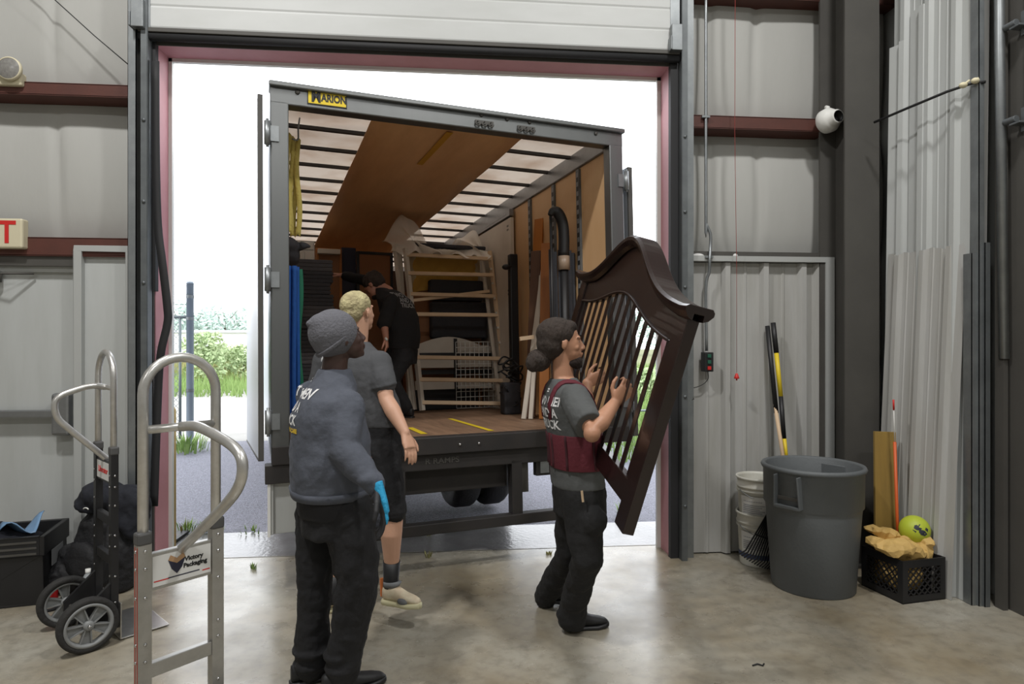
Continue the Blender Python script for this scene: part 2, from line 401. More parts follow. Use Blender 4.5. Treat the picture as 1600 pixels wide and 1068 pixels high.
MB().box((3.305, -1.30, 2.84), (3.36, -1.235, 4.64)).build('end_stile', mGalvD, d3, I4)
MB().box((3.30, -3.7, 2.78), (3.36, -1.235, 2.84)).build('bottom_rail', mSteelD, d3, I4)
for z in (2.86, 3.42): MB().box((3.24, -1.27, z), (3.31, -1.20, z+.012)).box((3.295, -1.28, z-.04), (3.305, -1.22, z+.10)).tube([(3.27, -1.22, z+.04), (3.27, -1.14, z+.04)], .02).build('roller_bracket', mGalvD, d3, I4, bevel=.002)

# ================================================================ WALL FIXTURES
def fx(name, px, py, y=-.01): return wp(px, py, y)
# exit sign
e = wp(-38, 364, -.05); ex = empty('exit_sign', e, 'cream exit sign with red letters on the brown girt above the left door', 'exit sign')
MB().box((-.17, -.02, -.10), (.305, .05, .10)).build('housing', mCream, ex, bevel=.012)
text('lettering', 'EXIT', .21, WM[ex.name] @ Matrix.Translation((.07, -.0215, 0)) @ Matrix.Rotation(PI/2, 4, 'X'), mRed, ex, .004, sx=.9)
# emergency light
e = wp(16, 118, -.03); el = empty('emergency_light', e, 'cream emergency light with a round clear lamp on the upper left girt', 'emergency light')
MB().box((-.2, -.02, -.07), (.08, .045, .02)).build('housing', mCream, el, bevel=.012)
lh = MB().lathe([(0, 0), (.06, .0), (.078, -.03), (.078, -.05), (.07, -.052)], 24, Matrix.Translation((.02, .0, .03)) @ Matrix.Rotation(-PI/2, 4, 'X')).build('lamp_head', mCream, el)
MB().lathe([(.07, -.05), (.04, -.062), (0, -.066)], 24, Matrix.Translation((.02, .0, .03)) @ Matrix.Rotation(-PI/2, 4, 'X')).build('lens', mat('frosted_lens', (160, 158, 154), .25, trans=.3, noise=(60, .5, (110, 108, 104))), lh)
# thin black cable across the upper left wall
a, b = wp(85, 0, -.02), wp(209, 108, -.02); q = a+(a-b)*1.0
tag(MB().tube([q, a+V((0, 0, .004)), (a+b)/2-V((0, 0, .006)), b], .004, 6).build('slack_cable', mBlack), 'thin black cable running diagonally across the upper left wall', 'cable')
# hanging rubber seal strip pulled loose along the left jamb
pth = [(243, 96), (244, 250), (247, 350), (254, 410), (262, 480), (262, 505), (252, 550), (248, 600), (244, 700), (241, 790)]
P = smooth_path([wp(x, y, -.075-(.03 if 380 < y < 560 else 0)) for x, y in pth], 5)
mb = MB()
for k in range(len(P)-1): pass
vs = []; wv = [(.022 if i < 5 else .03) for i in range(len(P))]
for i, p in enumerate(P): vs += [p+V((-.026, 0, 0)), p+V((.026, -.008, 0))]
mb.add(vs, [(2*i, 2*i+1, 2*i+3, 2*i+2) for i in range(len(P)-1)], 0, True)
tag(mb.build('rubber_door_seal', mRub, solid=.012), 'black rubber weather seal hanging loose beside the left red jamb', 'door seal')
# conduit with push-button station
cs = empty('door_control', wp(1104, 565, -.02), 'grey conduit ending in a black push button box on the right wall', 'door control')
cpts = smooth_path([wp(1103, -60, -.03), wp(1103, 335, -.03), wp(1104, 350, -.03), wp(1110, 366, -.03), wp(1110, 385, -.03), wp(1109, 405, -.055), wp(1108, 425, -.045), wp(1103, 450, -.03), wp(1104, 548, -.03)], 5)
MB().tube(cpts, .011, 10).build('conduit', mGalv, cs, I4)
for py in (182, 401): 
    q = wp(1103 if py < 300 else 1108, py, -.04); MB().box(q-V((.03, .005, .008)), q+V((.03, .02, .008))).build('conduit_clamp', mGalv, cs, I4)
q = wp(1104.5, 565, -.03)
bx = MB().box(q-V((.036, .04, .072)), q+V((.036, .03, .072))).build('button_box', mBlack, cs, I4, bevel=.005)
for dz, m in ((.045, mGreen), (.0, mGreen), (-.045, mRed)): MB().box(q+V((-.012, -.05, dz-.013)), q+V((.014, -.038, dz+.013))).build('push_button', m, bx, I4, bevel=.002, label=None if m is mGreen else 'red push button')
MB().tube(smooth_path([wp(1106, 580, -.03), wp(1106, 592, -.03), wp(1095, 602, -.02), wp(1074, 608, .0)], 6), .003, 6).build('signal_wire', mBlack, cs, I4)
q = wp(1074, 616, -.0); MB().box(q-V((.01, .03, .04)), q+V((.012, .02, .04))).tube([q+V((.01, -.03, .02)), q+V((.03, -.05, -.03)), q+V((.0, -.04, -.045))], .005, 6).build('photo_eye', mSteelD, cs, I4)
# pull cord
pc = empty('pull_cord', wp(1150, 585, -.1), 'thin red pull cord with a small red handle on the right wall', 'pull cord')
MB().tube([wp(1149, -60, -.1), wp(1148, 200, -.1), wp(1151, 420, -.1), wp(1151, 582, -.1)], .0018, 6).build('cord', mat('dark_red_cord', (140, 50, 46), .7), pc, I4)
MB().lathe([(.004, .02), (.008, .018), (.016, -.006), (.02, -.018), (.018, -.02), (.0, -.02)], 12, Matrix.Translation(wp(1151, 587, -.1))).tube([wp(1151, 590, -.1), wp(1151, 594, -.1)], .006, 6).build('handle', mRed, pc, I4)
# white security siren
q = wp(1297, 187, -.12); M = Matrix.Translation(q) @ Matrix.Rotation(math.radians(10), 4, 'Z') @ Matrix.Rotation(math.radians(4), 4, 'Y') @ Matrix.Rotation(PI/2, 4, 'X')
sr = empty('security_camera', M, 'white round camera housing mounted on the right girt next to the dark column', 'security camera')
MB().lathe([(0, -.07), (.07, -.07), (.088, -.05), (.09, 0), (.078, .02), (.07, .035), (.058, .04), (.052, .08), (.048, .085), (.042, .085)], 28).build('housing', mWhite, sr)
MB().lathe([(.042, .085), (.038, .05), (0, .05)], 24).build('lens', mBlack, sr)
MB().tube([(0, 0, -.02), (.0, .1, -.03), (0, .11, -.05)], .016).build('bracket', mWhite, sr)
# ================================================================ THE TRUCK
O = cw(-.373*4.05, 4.05, .936)
Rv = cdir(2.522, 1, .007); Fv = cdir(-.399, 1, -.043)
TM = frame(O, Rv, Fv); TI = TM.inverted()
def tl(px, py, f):
    """truck-local point where the sight line through a pixel meets the cross-section f metres in"""
    a = TI @ CAM; r = TI.to_3x3() @ (RT*((px-800)/1000)+FW+UP*((534-py)/1000)); return a + r*((f-a.y)/r.y)
W, H, LT = 2.59, 2.36, 7.3
mFrp = mat('translucent_roof', (232, 226, 216), .6)
nt = mFrp.node_tree; b = nt.nodes['Principled BSDF']; tr = nt.nodes.new('ShaderNodeBsdfTranslucent'); ms = nt.nodes.new('ShaderNodeMixShader')
tcn = nt.nodes.new('ShaderNodeTexCoord'); nn = nt.nodes.new('ShaderNodeTexNoise'); nn.inputs['Scale'].default_value = 3.2; nn.inputs['Detail'].default_value = 5
nt.links.new(tcn.outputs['Object'], nn.inputs['Vector'])
cr = nt.nodes.new('ShaderNodeMix'); cr.data_type = 'RGBA'; cr.inputs[6].default_value = (.235, .195, .16, 1); cr.inputs[7].default_value = (.165, .12, .088, 1)
mr = nt.nodes.new('ShaderNodeMapRange'); mr.inputs[1].default_value = .4; mr.inputs[2].default_value = .7; nt.links.new(nn.outputs[0], mr.inputs[0]); nt.links.new(mr.outputs[0], cr.inputs[0])
nt.links.new(cr.outputs[2], tr.inputs[0]); ms.inputs[0].default_value = .85
nt.links.new(b.outputs[0], ms.inputs[1]); nt.links.new(tr.outputs[0], ms.inputs[2]); nt.links.new(ms.outputs[0], nt.nodes['Material Output'].inputs[0])
mPly = mat('tan_plywood_lining', (214, 176, 132), .55, noise=(2.2, .5, (196, 152, 104)), streak=(4, 1, .4))
mPlyC = mat('brown_ceiling_board', (222, 178, 132), .5, noise=(1.6, .6, (190, 144, 102)), streak=(3, .6, 1))
mDeck = mat('worn_hardwood_deck', (146, 116, 92), .55, noise=(3.5, .8, (98, 76, 60)), streak=(5, .5, 1), bump=(8, .2))
mSkin = mat('truck_white_skin', (196, 202, 210), .35)
mPostS = mat('stainless_frame', (116, 118, 118), .38, .8, noise=(10, .4, (124, 126, 126)), streak=(1, 1, .1))
mChas = mat('chassis_black', (40, 38, 38), .6, noise=(6, .5, (56, 50, 46)))
mTire = mat('tire_rubber', (40, 39, 38), .8, bump=(50, .3))
mSlot = mat('slotted_steel', (110, 114, 116), .5); nt = mSlot.node_tree
a_ = nt.nodes.new('ShaderNodeTexCoord'); b_ = nt.nodes.new('ShaderNodeSeparateXYZ'); c_ = nt.nodes.new('ShaderNodeMath'); c_.operation = 'PINGPONG'; c_.inputs[1].default_value = .04
d_ = nt.nodes.new('ShaderNodeMath'); d_.operation = 'GREATER_THAN'; d_.inputs[1].default_value = .02; e_ = nt.nodes.new('ShaderNodeMix'); e_.data_type = 'RGBA'; e_.inputs[6].default_value = (.012, .012, .012, 1); e_.inputs[7].default_value = (.2, .2, .21, 1)
nt.links.new(a_.outputs['Object'], b_.inputs[0]); nt.links.new(b_.outputs[2], c_.inputs[0]); nt.links.new(c_.outputs[0], d_.inputs[0]); nt.links.new(d_.outputs[0], e_.inputs[0]); nt.links.new(e_.outputs[2], nt.nodes['Principled BSDF'].inputs['Base Color'])
tk = empty('box_truck', TM, 'white box truck backed into the open bay door with its cargo box open', 'truck')
P = lambda mb, n, m, **k: mb.build(n, m, tk, **k)
# floor
P(MB().box((0.02, 0.10, -.06), (W-.02, LT, 0)), 'deck', mDeck)
P(MB().box((-.01, -.03, -.115), (W+.01, .10, .004)), 'rear_sill', mChas, bevel=.006)
ym = MB()
for a, b_ in (((652, 678), (598, 658)), ((700, 672), (770, 674)),): pass
def deckmark(px0, py0, px1, py1, wd):
    def fl(px, py):
        a = TI @ CAM; r = TI.to_3x3() @ (RT*((px-800)/1000)+FW+UP*((534-py)/1000)); return a + r*(-a.z/r.z)
    a, b_ = fl(px0, py0), fl(px1, py1); n = (b_-a).cross(V((0, 0, 1))).normalized()*wd/2
    ym.add([a-n+V((0,0,.003)), a+n+V((0,0,.003)), b_+n+V((0,0,.003)), b_-n+V((0,0,.003))], [(0, 1, 2, 3)])
deckmark(640, 668, 663, 678, .05); deckmark(703, 654, 768, 673, .045)
P(ym, 'deck_marking', mYel)
# walls, roof
P(MB().box((-.012, .10, -.1), (.02, LT, H-.02)), 'side_wall', mSkin); P(MB().box((W-.02, .10, -.1), (W+.012, LT, H-.02)), 'side_wall', mSkin)
P(MB().box((0, LT, -.1), (W, LT+.04, H)), 'front_wall', mSkin)
P(MB().box((.02, .10, 0), (.07, LT-.0, 2.18)), 'wall_lining', mPly); P(MB().box((W-.09, .10, 0), (W-.02, LT, 2.18)), 'wall_lining', mPly)
P(MB().box((.07, LT-.03, 0), (W-.09, LT, 2.2)), 'wall_lining', mPly)
P(MB().box((.02, .08, 2.18), (.085, LT, 2.33)).box((W-.11, .08, 2.18), (W-.02, LT, 2.33)), 'top_rail', mAluD, bevel=.01)
P(MB().grid(lambda u, v: V((-.01+(W+.02)*u, LT*v, H-.026)), 4, 8, sm=False), 'roof_skin', mFrp)
for k in range(15): P(MB().box((.05, .20+.46*k, 2.306), (W-.08, .232+.46*k, 2.332)), 'roof_bow', mChas)
P(MB().grid(lambda u, v: V((.67+1.16*u+.03*math.sin(v*9)*(u > .5)*0, .06+(LT-.1)*v, 2.262-.008*math.sin(v*14)**2)), 8, 60), 'ceiling_board', mPlyC, solid=.008)
def onceil(px, py):
    a = TI @ CAM; r = TI.to_3x3() @ (RT*((px-800)/1000)+FW+UP*((534-py)/1000)); return a + r*((2.243-a.z)/r.z)
q0, q1 = onceil(703, 207), onceil(656, 257)
P(MB().beam(q0, q1, .05, .003), 'ceiling_stripe', mat('ochre_stripe', (190, 140, 40), .6))
# logistic posts on both walls
for k in range(6):
    y = (.50, 1.0, 1.56, 3.5, 4.5, 5.5)[k]
    o = P(MB().box((W-.112, y, 0.02), (W-.089, y+.055, 2.17)), 'logistic_post', mGalvD); MB().box((W-.1135, y+.012, .06), (W-.1115, y+.043, 2.14)).build('slot_row', mSlot, o)
# rear frame
P(MB().box((-.012, -.02, -.11), (.10, .08, 2.22)), 'rear_post', mPostS, bevel=.008); P(MB().box((W-.11, -.02, -.11), (W+.01, .08, 2.22)), 'rear_post', mPostS, bevel=.008)
P(MB().box((-.012, -.02, 2.20), (W+.012, .08, H-.03)).box((-.02, -.05, H-.055), (W+.02, .1, H-.02)), 'rear_header', mPostS, bevel=.008)
# header hooks and bolts
for r in (1.44, 1.77):
    mb = MB().box((r-.07, -.032, 2.235), (r+.07, -.02, 2.262))
    for d in (-.05, .0, .05): mb.tube(arc((r+d, -.035, 2.238), .017, 0, PI*1.5, 8, (1, 0, 0), (0, 0, -1)), .006, 6)
    P(mb, 'header_hook', mSteelD)
for r, z in ((.155, 2.29), (1.42, 2.305), (1.62, 2.30), (1.80, 2.30), (2.36, 2.28)): P(MB().lathe([(0, .012), (.012, .012), (.016, 0), (0, 0)], 12, Matrix.Translation((r, -.02, z)) @ Matrix.Rotation(PI/2, 4, 'X')), 'header_bolt', mSteelD)
# name plate
a, b_ = tl(480, 139, -.02), tl(542, 167, -.02); zc = 2.275; x0, x1 = a.x, b_.x
npl = P(MB().box((x0, -.026, zc-.052), (x1, -.02, zc+.052)), 'name_plate', mBlack, label='yellow name plate with black letters')
MB().box((x0+.006, -.028, zc-.046), (x1-.006, -.0262, zc+.046)).build('plate_field', mYel, npl)
RX = Matrix.Rotation(PI/2, 4, 'X')
text('lettering', 'M', .112, TM @ Matrix.Translation((x0+.055, -.0292, zc)) @ RX, mBlack, npl, .004, sx=.72)
text('lettering', 'ARION', .068, TM @ Matrix.Translation(((x0+.100+x1)/2-.008, -.0292, zc-.004)) @ RX, mBlack, npl, .0025, sx=.76)
# door hinges and folded-back barn doors
def hinge(x, z, s):
    P(MB().tube([(x, -.03, z-.075), (x, -.03, z+.075)], .02, 12).box((min(x, x+s*.07), -.03, z-.05), (max(x, x+s*.07), -.018, z+.05)).tube([(x, -.03, z-.09), (x, -.03, z+.09)], .009, 8), 'door_hinge', mGalv)
for z in (.16, 1.06, 2.0): hinge(-.03, z, 1)
for z in (.2, 1.1, 1.93): hinge(W+.03, z, -1)
Md = TM @ Matrix.Translation((-.06, .0, 0)) @ Matrix.Rotation(math.radians(94), 4, 'Z')
bd = MB().box((.0, 0.0, -.08), (1.27, .025, 2.25)).build('barn_door', mSkin, tk, Md)
MB().box((-.012, -.004, -.08), (.01, .028, 2.25)).box((0, -.003, -.085), (1.27, .028, -.07)).build('edge_gasket', mSteelD, bd, Md)
Md = TM @ Matrix.Translation((W+.06, .0, 0)) @ Matrix.Rotation(math.radians(90.5), 4, 'Z')
bd = MB().box((.0, -.035, -.08), (1.27, .0, 2.05)).build('barn_door', mSkin, tk, Md)
MB().box((-.012, -.037, -.08), (.008, .002, 2.05)).build('edge_gasket', mSteelD, bd, Md)
# lower corner box, side step, underride frame
P(MB().box((-.05, -.02, -.23), (.14, .12, -.115)), 'corner_casting', mChas, bevel=.004)
P(MB().box((-.02, .0, -.55), (.0, .5, -.23)).box((-.02, .02, -.55), (.16, .04, -.23)), 'light_panel', mPanel, bevel=.003)
P(MB().box((-.035, -.01, -.56), (-.018, .03, -.2)), 'reflector_strip', mWhite)
P(MB().box((.47, 0, -.225), (2.12, .06, -.115)).box((.6, .1, -.40), (1.62, 1.9, -.12)).box((.52, .06, -.36), (.60, .2, -.1)), 'ramp_housing', mChas, bevel=.006)
for x in (.80, 1.66): P(MB().box((x-.04, .0, -.62), (x+.04, .08, -.2)), 'bumper_post', mChas)
P(MB().box((.35, -.02, -.66), (2.14, .07, -.585)), 'bumper_bar', mChas, bevel=.006)
P(MB().box((1.71, .03, -.44), (1.76, .05, -.2)), 'plate_bracket', mSteelD)
tlx = P(MB().box((1.82, .02, -.33), (2.35, .08, -.15)), 'light_housing', mChas, bevel=.006)
MB().box((1.85, .008, -.31), (1.92, .02, -.17)).build('clear_lens', mGalv, tlx); MB().box((1.93, .005, -.31), (2.08, .02, -.17)).build('tail_light', mat('red_lens', (120, 22, 30), .3), tlx)
text('ramp_lettering', 'R RAMPS', .055, TM @ Matrix.Translation((1.10, -.003, -.163)) @ RX, mSteelD, tk, .001, sx=1.15)
for x in (.86, 1.22, 1.36): P(MB().lathe([(0, .01), (.009, .008), (.01, 0), (0, 0)], 10, TM.inverted() @ TM @ Matrix.Translation((x, -.03, -.055)) @ RX), 'sill_stud', mChrome)
P(MB().box((.85, .3, -.30), (.93, LT, -.10)).box((1.66, .3, -.30), (1.74, LT, -.10)), 'chassis_rail', mChas)
P(MB().tube([(.4, 1.70, -.42), (2.1, 1.70, -.42)], .06, 12).ell((1.25, 1.7, -.42), (.17, .17, .17)), 'rear_axle', mChas)
P(MB().box((.5, 1.0, -.5), (.9, 1.02, -.12)).box((1.65, 1.0, -.42), (2.1, 1.02, -.12)), 'mud_flap', mRub)
P(MB().tube([(1.5, .5, -.3), (1.5, 1.2, -.34), (1.35, 1.6, -.36)], .045, 12), 'exhaust_pipe', mGalvD)
def wheel(x0, x1, y, name='rear_wheel', rr=None):
    wz = -.462; Rr = .405
    Mw = Matrix.Translation(((x0+x1)/2, y, wz)) @ Matrix.Rotation(PI/2, 4, 'Y'); h = (x1-x0)/2
    prof = [(.25, -h), (.36, -h), (.39, -h+.03), (Rr, -h+.06), (Rr, h-.06), (.39, h-.03), (.36, h), (.25, h)]
    o = P(MB().lathe(prof, 40, Mw, close=True), name, mTire)
    MB().lathe([(.25, -h+.01), (.24, -h+.03), (.2, -h+.08), (.06, -h+.10), (0, -h+.10)], 28, Mw).lathe([(.25, h-.01), (.24, h-.03), (.2, h-.08), (.06, h-.10), (0, h-.10)], 28, Mw).build('rim', mGalvD, o)
for a, b_ in ((1.60, 1.85), (1.90, 2.15), (.30, .55), (.60, .85)): wheel(a, b_, 1.68)
for a, b_ in ((.1, .36), (2.2, 2.46)): wheel(a, b_, 6.2, 'front_wheel')
# ---------------------------------------------------------------- cargo (all in truck-local metres, placed by TM)
def lo(mb, n, m, label, cat, group=None, **k): return tag(mb.build(n, m, None, TM, **k), label, cat, group)
def loe(n, M, label, cat, group=None): return empty(n, TM @ M, label, cat, group)
T3 = lambda *a: Matrix.Translation(a)
mPad = mat('black_moving_pad', (54, 54, 58), .9, bump=(25, .5)); mPadB = mat('charcoal_moving_pad', (74, 73, 76), .9, bump=(25, .5))
mBlue = mat('blue_quilted_blanket', (28, 84, 160), .85, bump=(18, .5)); mGrn = mat('green_webbing', (30, 110, 84), .8)
mStrap = mat('yellow_webbing', (196, 180, 96), .75, bump=(60, .4))
mWood = mat('pale_raw_wood', (214, 188, 156), .6, noise=(4, .5, (190, 160, 126)), streak=(1, 1, .2)); mWoodP = mat('whitewashed_wood', (208, 200, 188), .6, noise=(4, .4, (182, 170, 154)))
mOrg = mat('orange_stained_wood', (178, 110, 40), .5, noise=(3, .5, (146, 84, 30)), streak=(4, 4, .3)); mBrn = mat('walnut_board', (98, 68, 50), .5, noise=(3, .5, (74, 50, 38)), streak=(4, 4, .3))
mCard = mat('cardboard', (150, 104, 70), .8, noise=(2, .4, (128, 88, 60)))
# stack of folded pads along the left wall (each is a pad)
def pad_mb(w_, d_, h_):
    mb = MB(); n = 3
    for k in range(n):
        z0 = h_*k/n; z1 = h_*(k+1)/n*.985
        prof = []
        for j in range(9): a = -PI/2+PI*j/8; prof.append((w_/2-(z1-z0)/2+math.cos(a)*(z1-z0)/2, (z0+z1)/2+math.sin(a)*(z1-z0)/2))
        poly = prof + [(-w_/2, z1), (-w_/2, z0)]
        mb.prism(poly, -d_/2, d_/2)
    return mb
f0 = 1.75; zs = tl(500, 405, f0).z; n = 14; xs0 = .09; hh = zs/n
for k in range(n):
    xr = tl(524, 500, f0).x; ww = xr-xs0-.02+random.uniform(-.02, .015)
    o = pad_mb(ww, .9, hh).build('moving_pad', mPadB if k in (9, 13, 5, 2) else mPad, None, TM @ T3(xs0+ww/2+.005, f0+.46+random.uniform(-.015, .015), hh*k) @ Matrix.Rotation(random.uniform(-.02, .02), 4, 'Z'), bevel=.006)
    tag(o, 'folded dark moving pad in the tall stack along the left truck wall', 'moving pad', 'folded moving pads stacked inside the truck')
# blanket hung on the wall: blue
def drape(x0, x1, y, z0, z1, nf, amp, seed=0):
    def f(u, v):
        x = x0+(x1-x0)*u; a = amp*(.5+.5*math.sin(v*2+seed)); return V((x, y+a*math.sin(u*nf*PI+seed+.6*math.sin(v*5)), z0+(z1-z0)*v))
    return MB().grid(f, nf*6, 30)
b0, b1 = tl(444, 415, .35), tl(466, 415, .35)
lo(drape(.075, b1.x, .36, .06, b0.z, 5, .03), 'blue_blanket', mBlue, 'blue quilted blanket hanging down behind the left rear truck post', 'blanket', solid=.02)
g0 = tl(466, 420, .55)
lo(MB().grid(lambda u, v: V((tl(464, 420, .55).x+.035*u+.01*math.sin(v*9), .55+.01*math.sin(v*14), .08+(g0.z-.08)*v)), 2, 30), 'green_strap', mGrn, 'narrow green strap hanging beside the blue blanket in the truck', 'strap', solid=.004)
# yellow straps on a hook
hk = tl(468, 192, .42)
ys = loe('strap_bundle', T3(0, 0, 0), 'bundle of yellow tie-down straps hanging from a hook inside the left truck post', 'straps')
top = tl(456, 214, .42); bot = tl(456, 366, .42)
for k in range(4):
    xx = tl(450+5*k, 214, .42).x; yy = .40+.02*(k % 3)
    MB().grid(lambda u, v: V((xx+.035*(u-.5)+.010*math.sin(v*7+k*2), yy+.012*math.sin(v*5+k), bot.z-.02*(k % 2)+(top.z-bot.z)*v+.02*math.sin(PI*u))), 2, 24).build('strap_loop', mStrap, ys, solid=.006)
MB().tube(smooth_path([V((top.x, .40, top.z-.02)), V((top.x+.04, .40, top.z-.02)), V((hk.x-.01, .40, hk.z-.05)), V((hk.x, .40, hk.z+.03))], 5), .006, 8).build('hook', mGalv, ys)
# dark bag of straps under them
z = tl(460, 372, .8)
bg_ = MB().ell(z+V((-.06, .05, -.06)), (.10, .14, .08)).ell(tl(462, 392, .8)+V((-.05, .1, -.02)), (.09, .15, .10)).tube([tl(470, 384, .8), tl(480, 384, .8), tl(487, 386, .8)], [.04, .022, .01])
o = lo(bg_, 'black_bag', mPad, 'black soft bag hooked under the yellow straps at the left truck wall', 'bag')
rm = o.modifiers.new('r', 'REMESH'); rm.mode = 'VOXEL'; rm.voxel_size = .012; sm_ = o.modifiers.new('s', 'SMOOTH'); sm_.iterations = 6; rm.use_smooth_shade = True
# white cabinet at the top left
a, b_ = tl(458, 376, 3.3), tl(492, 470, 3.3)
cbx = loe('white_cabinet', T3(0, 0, 0), 'white cabinet near the truck ceiling behind the stack of dark pads', 'cabinet')
MB().box((.10, 3.3, .9), (b_.x, 3.9, a.z)).build('body', mWhite, cbx, bevel=.004); q = tl(470, 391, 3.3)
MB().box((.12, 3.285, q.z+.012), (b_.x-.01, 3.3, a.z-.01)).build('drawer', mWhite, cbx, bevel=.004); MB().box((.12, 3.285, 1.0), (tl(474, 391, 3.3).x, 3.3, q.z-.012)).build('door', mWhite, cbx, bevel=.004)
MB().box((tl(476, 391, 3.3).x, 3.285, 1.0), (b_.x-.01, 3.3, q.z-.012)).build('door', mWhite, cbx, bevel=.004)
# framed panels at the back
def panel(name, px0, py0, px1, py1, f, th, m, label, cat, fr=None, fm=None, z0=0.0):
    a, b_ = tl(px0, py0, f), tl(px1, py0, f); zt = a.z; zb = z0 if py1 is None else tl(px0, py1, f).z
    e = loe(name, T3(a.x, f, zb), label, cat); w_, h_ = b_.x-a.x, zt-zb
    MB().box((fr or 0, .01, fr or 0), (w_-(fr or 0), th, h_-(fr or 0))).build('panel', m, e)
    if fr:
        MB().box((0, 0, 0), (fr, th+.01, h_)).box((w_-fr, 0, 0), (w_, th+.01, h_)).box((fr, 0, h_-fr), (w_-fr, th+.01, h_)).box((fr, 0, 0), (w_-fr, th+.01, fr)).build('frame', fm, e, bevel=.003)
    return e
panel('dresser_mirror', 494, 387, 534, None, 3.75, .05, mCard, 'tall panel with a pale top and tan frame in the truck beside the dark pads', 'panel', .03, mOrg)
MB_ = MB().box((0, 0, 0), (1, 1, 1))
a, b_ = tl(496, 389, 3.72), tl(531, 398, 3.72); lo(MB().box((a.x, 3.66, b_.z), (b_.x, 3.745, a.z)), 'white_board', mWoodP, 'pale board laid across the top of the tan framed panel in the truck', 'board', bevel=.003)
panel('blue_board', 534, 386, 556, None, 3.8, .06, mat('navy_board', (44, 46, 66), .6), 'narrow dark navy board standing between brown panels in the truck', 'board')
panel('framed_picture', 557, 392, 614, None, 3.7, .04, mCard, 'large brown panel in a dark frame at the back of the truck', 'picture', .035, mBlack)
lo(MB().box((.09, 3.95, 0), (2.48, 4.4, 1.75)), 'wardrobe', mBrn, 'dark brown wardrobe lying behind the panels deep in the truck', 'wardrobe', bevel=.01)
# crib/bed side: pale slat frame leaning
def lean(M, pts): return [M @ V(p) for p in pts]
FB = 2.30; FT = 2.52
LBl, LTl = tl(660, 634, FB), tl(633, 388, FT); RBl, RTl = tl(794, 630, FB), tl(765, 392, FT)
R1b, R1t = tl(782, 630, FB+.05), tl(752, 395, FT+.04)
LBl.z = .03; RBl.z = .03; R1b.z = .03
bf = loe('slatted_bed_frame', T3(0, 0, 0), 'pale wooden slatted bed base standing on end in the middle of the truck', 'bed frame')
MB().beam(LBl, LTl, .045, .05).build('side_rail', mWoodP, bf, bevel=.004); MB().beam(RBl, RTl, .03, .05).build('side_rail', mWood, bf, bevel=.004); MB().beam(R1b, R1t, .035, .03).build('side_rail', mWoodP, bf, bevel=.004)
for yl, yr in ((398, 405), (427, 430), (459, 463), (490, 492), (555, 558), (588, 591), (622, 625)):
    t0 = (634-yl)/246; t1 = (630-yr)/238
    MB().beam(LBl.lerp(LTl, t0)+V((0, -.02, 0)), RBl.lerp(RTl, t1)+V((0, -.02, 0)), .02, .042, up=(0, .35, 1)).build('slat', mWood, bf, bevel=.003)
MB().beam(LBl.lerp(LTl, .67), RBl.lerp(RTl, .735)+V((-.06, 0, 0)), .02, .035, up=(0, .3, 1)).build('slat', mWood, bf, bevel=.003)
for k in range(9): q = RBl.lerp(RTl, .12+.095*k); MB().box(q-V((.03, .035, .012)), q+V((-.01, .0, .012))).build('slat_cleat', mWoodP, bf)
# narrow pale posts leaning at its left
for (x0, y0, x1, y1, wd), lab in zip(((647, 640, 617, 380, .05), (640, 600, 625, 392, .03)), ('pale wooden rail leaning left of the slatted bed base, nearest it', 'thin pale wooden rail leaning between the brown panels and the slatted base')):
    a, b_ = tl(x0, y0, 2.42), tl(x1, y1, 2.6); a.z = max(a.z, .01) if y0 > 620 else 0.01
    lo(MB().beam(a, b_, wd, .045), 'wooden_rail', mWoodP, lab, 'rail', bevel=.003)
# things behind the slats
a, b_ = tl(640, 388, 2.85), tl(752, 452, 2.85)
mt = loe('quilted_mattress', T3(0, 0, 0), 'yellow quilted mattress standing behind the top slats in the truck', 'mattress')
mMat = mat('ochre_quilting', (206, 160, 74), .8)
mz = tl(640, 452, 2.85).z
lo(MB().box((a.x, 2.87, 0), (b_.x, 3.3, mz-.004)), 'cardboard_carton', mCard, 'tall brown cardboard carton under the yellow quilted mattress', 'carton', bevel=.004)
def mf(u, v):
    x = a.x+(b_.x-a.x)*u; z = mz+(a.z-mz)*v; q = abs(math.sin((x+z)*14))*abs(math.sin((x-z)*14)); edge = min(1, min(u, 1-u, 1-v)*9)
    return V((x, 2.86-.02*q**.5-.05*edge**.5+.05, z-.05*(2*u-1)**4))
MB().grid(mf, 50, 60).build('quilted_face', mMat, mt); MB().box((a.x, 2.86, mz), (b_.x, 3.04, a.z-.02)).build('body', mat('mattress_side', (196, 176, 140), .8), mt, bevel=.03)
a, b_ = tl(672, 432, 3.7), tl(752, 522, 3.7)
for k, (y0, y1, x0, x1) in enumerate(((435, 470, 672, 756), (470, 528, 674, 762))):
    p, q = tl(x0, y0, 2.72), tl(x1, y1, 2.72)
    lo(MB().box((p.x, 2.72, q.z), (q.x, 2.84, p.z-.005)), 'moving_blanket', mPad, ('upper' if not k else 'lower')+' of the two black padded panels behind the slatted bed base', 'padded panel', bevel=.02)
p, q = tl(645, 598, 2.72), tl(748, 640, 2.72)
lo(MB().box((p.x, 2.72, 0), (q.x, 3.04, p.z)), 'black_chest', mBlack, 'black chest low behind the bottom slats in the truck', 'chest', bevel=.01)
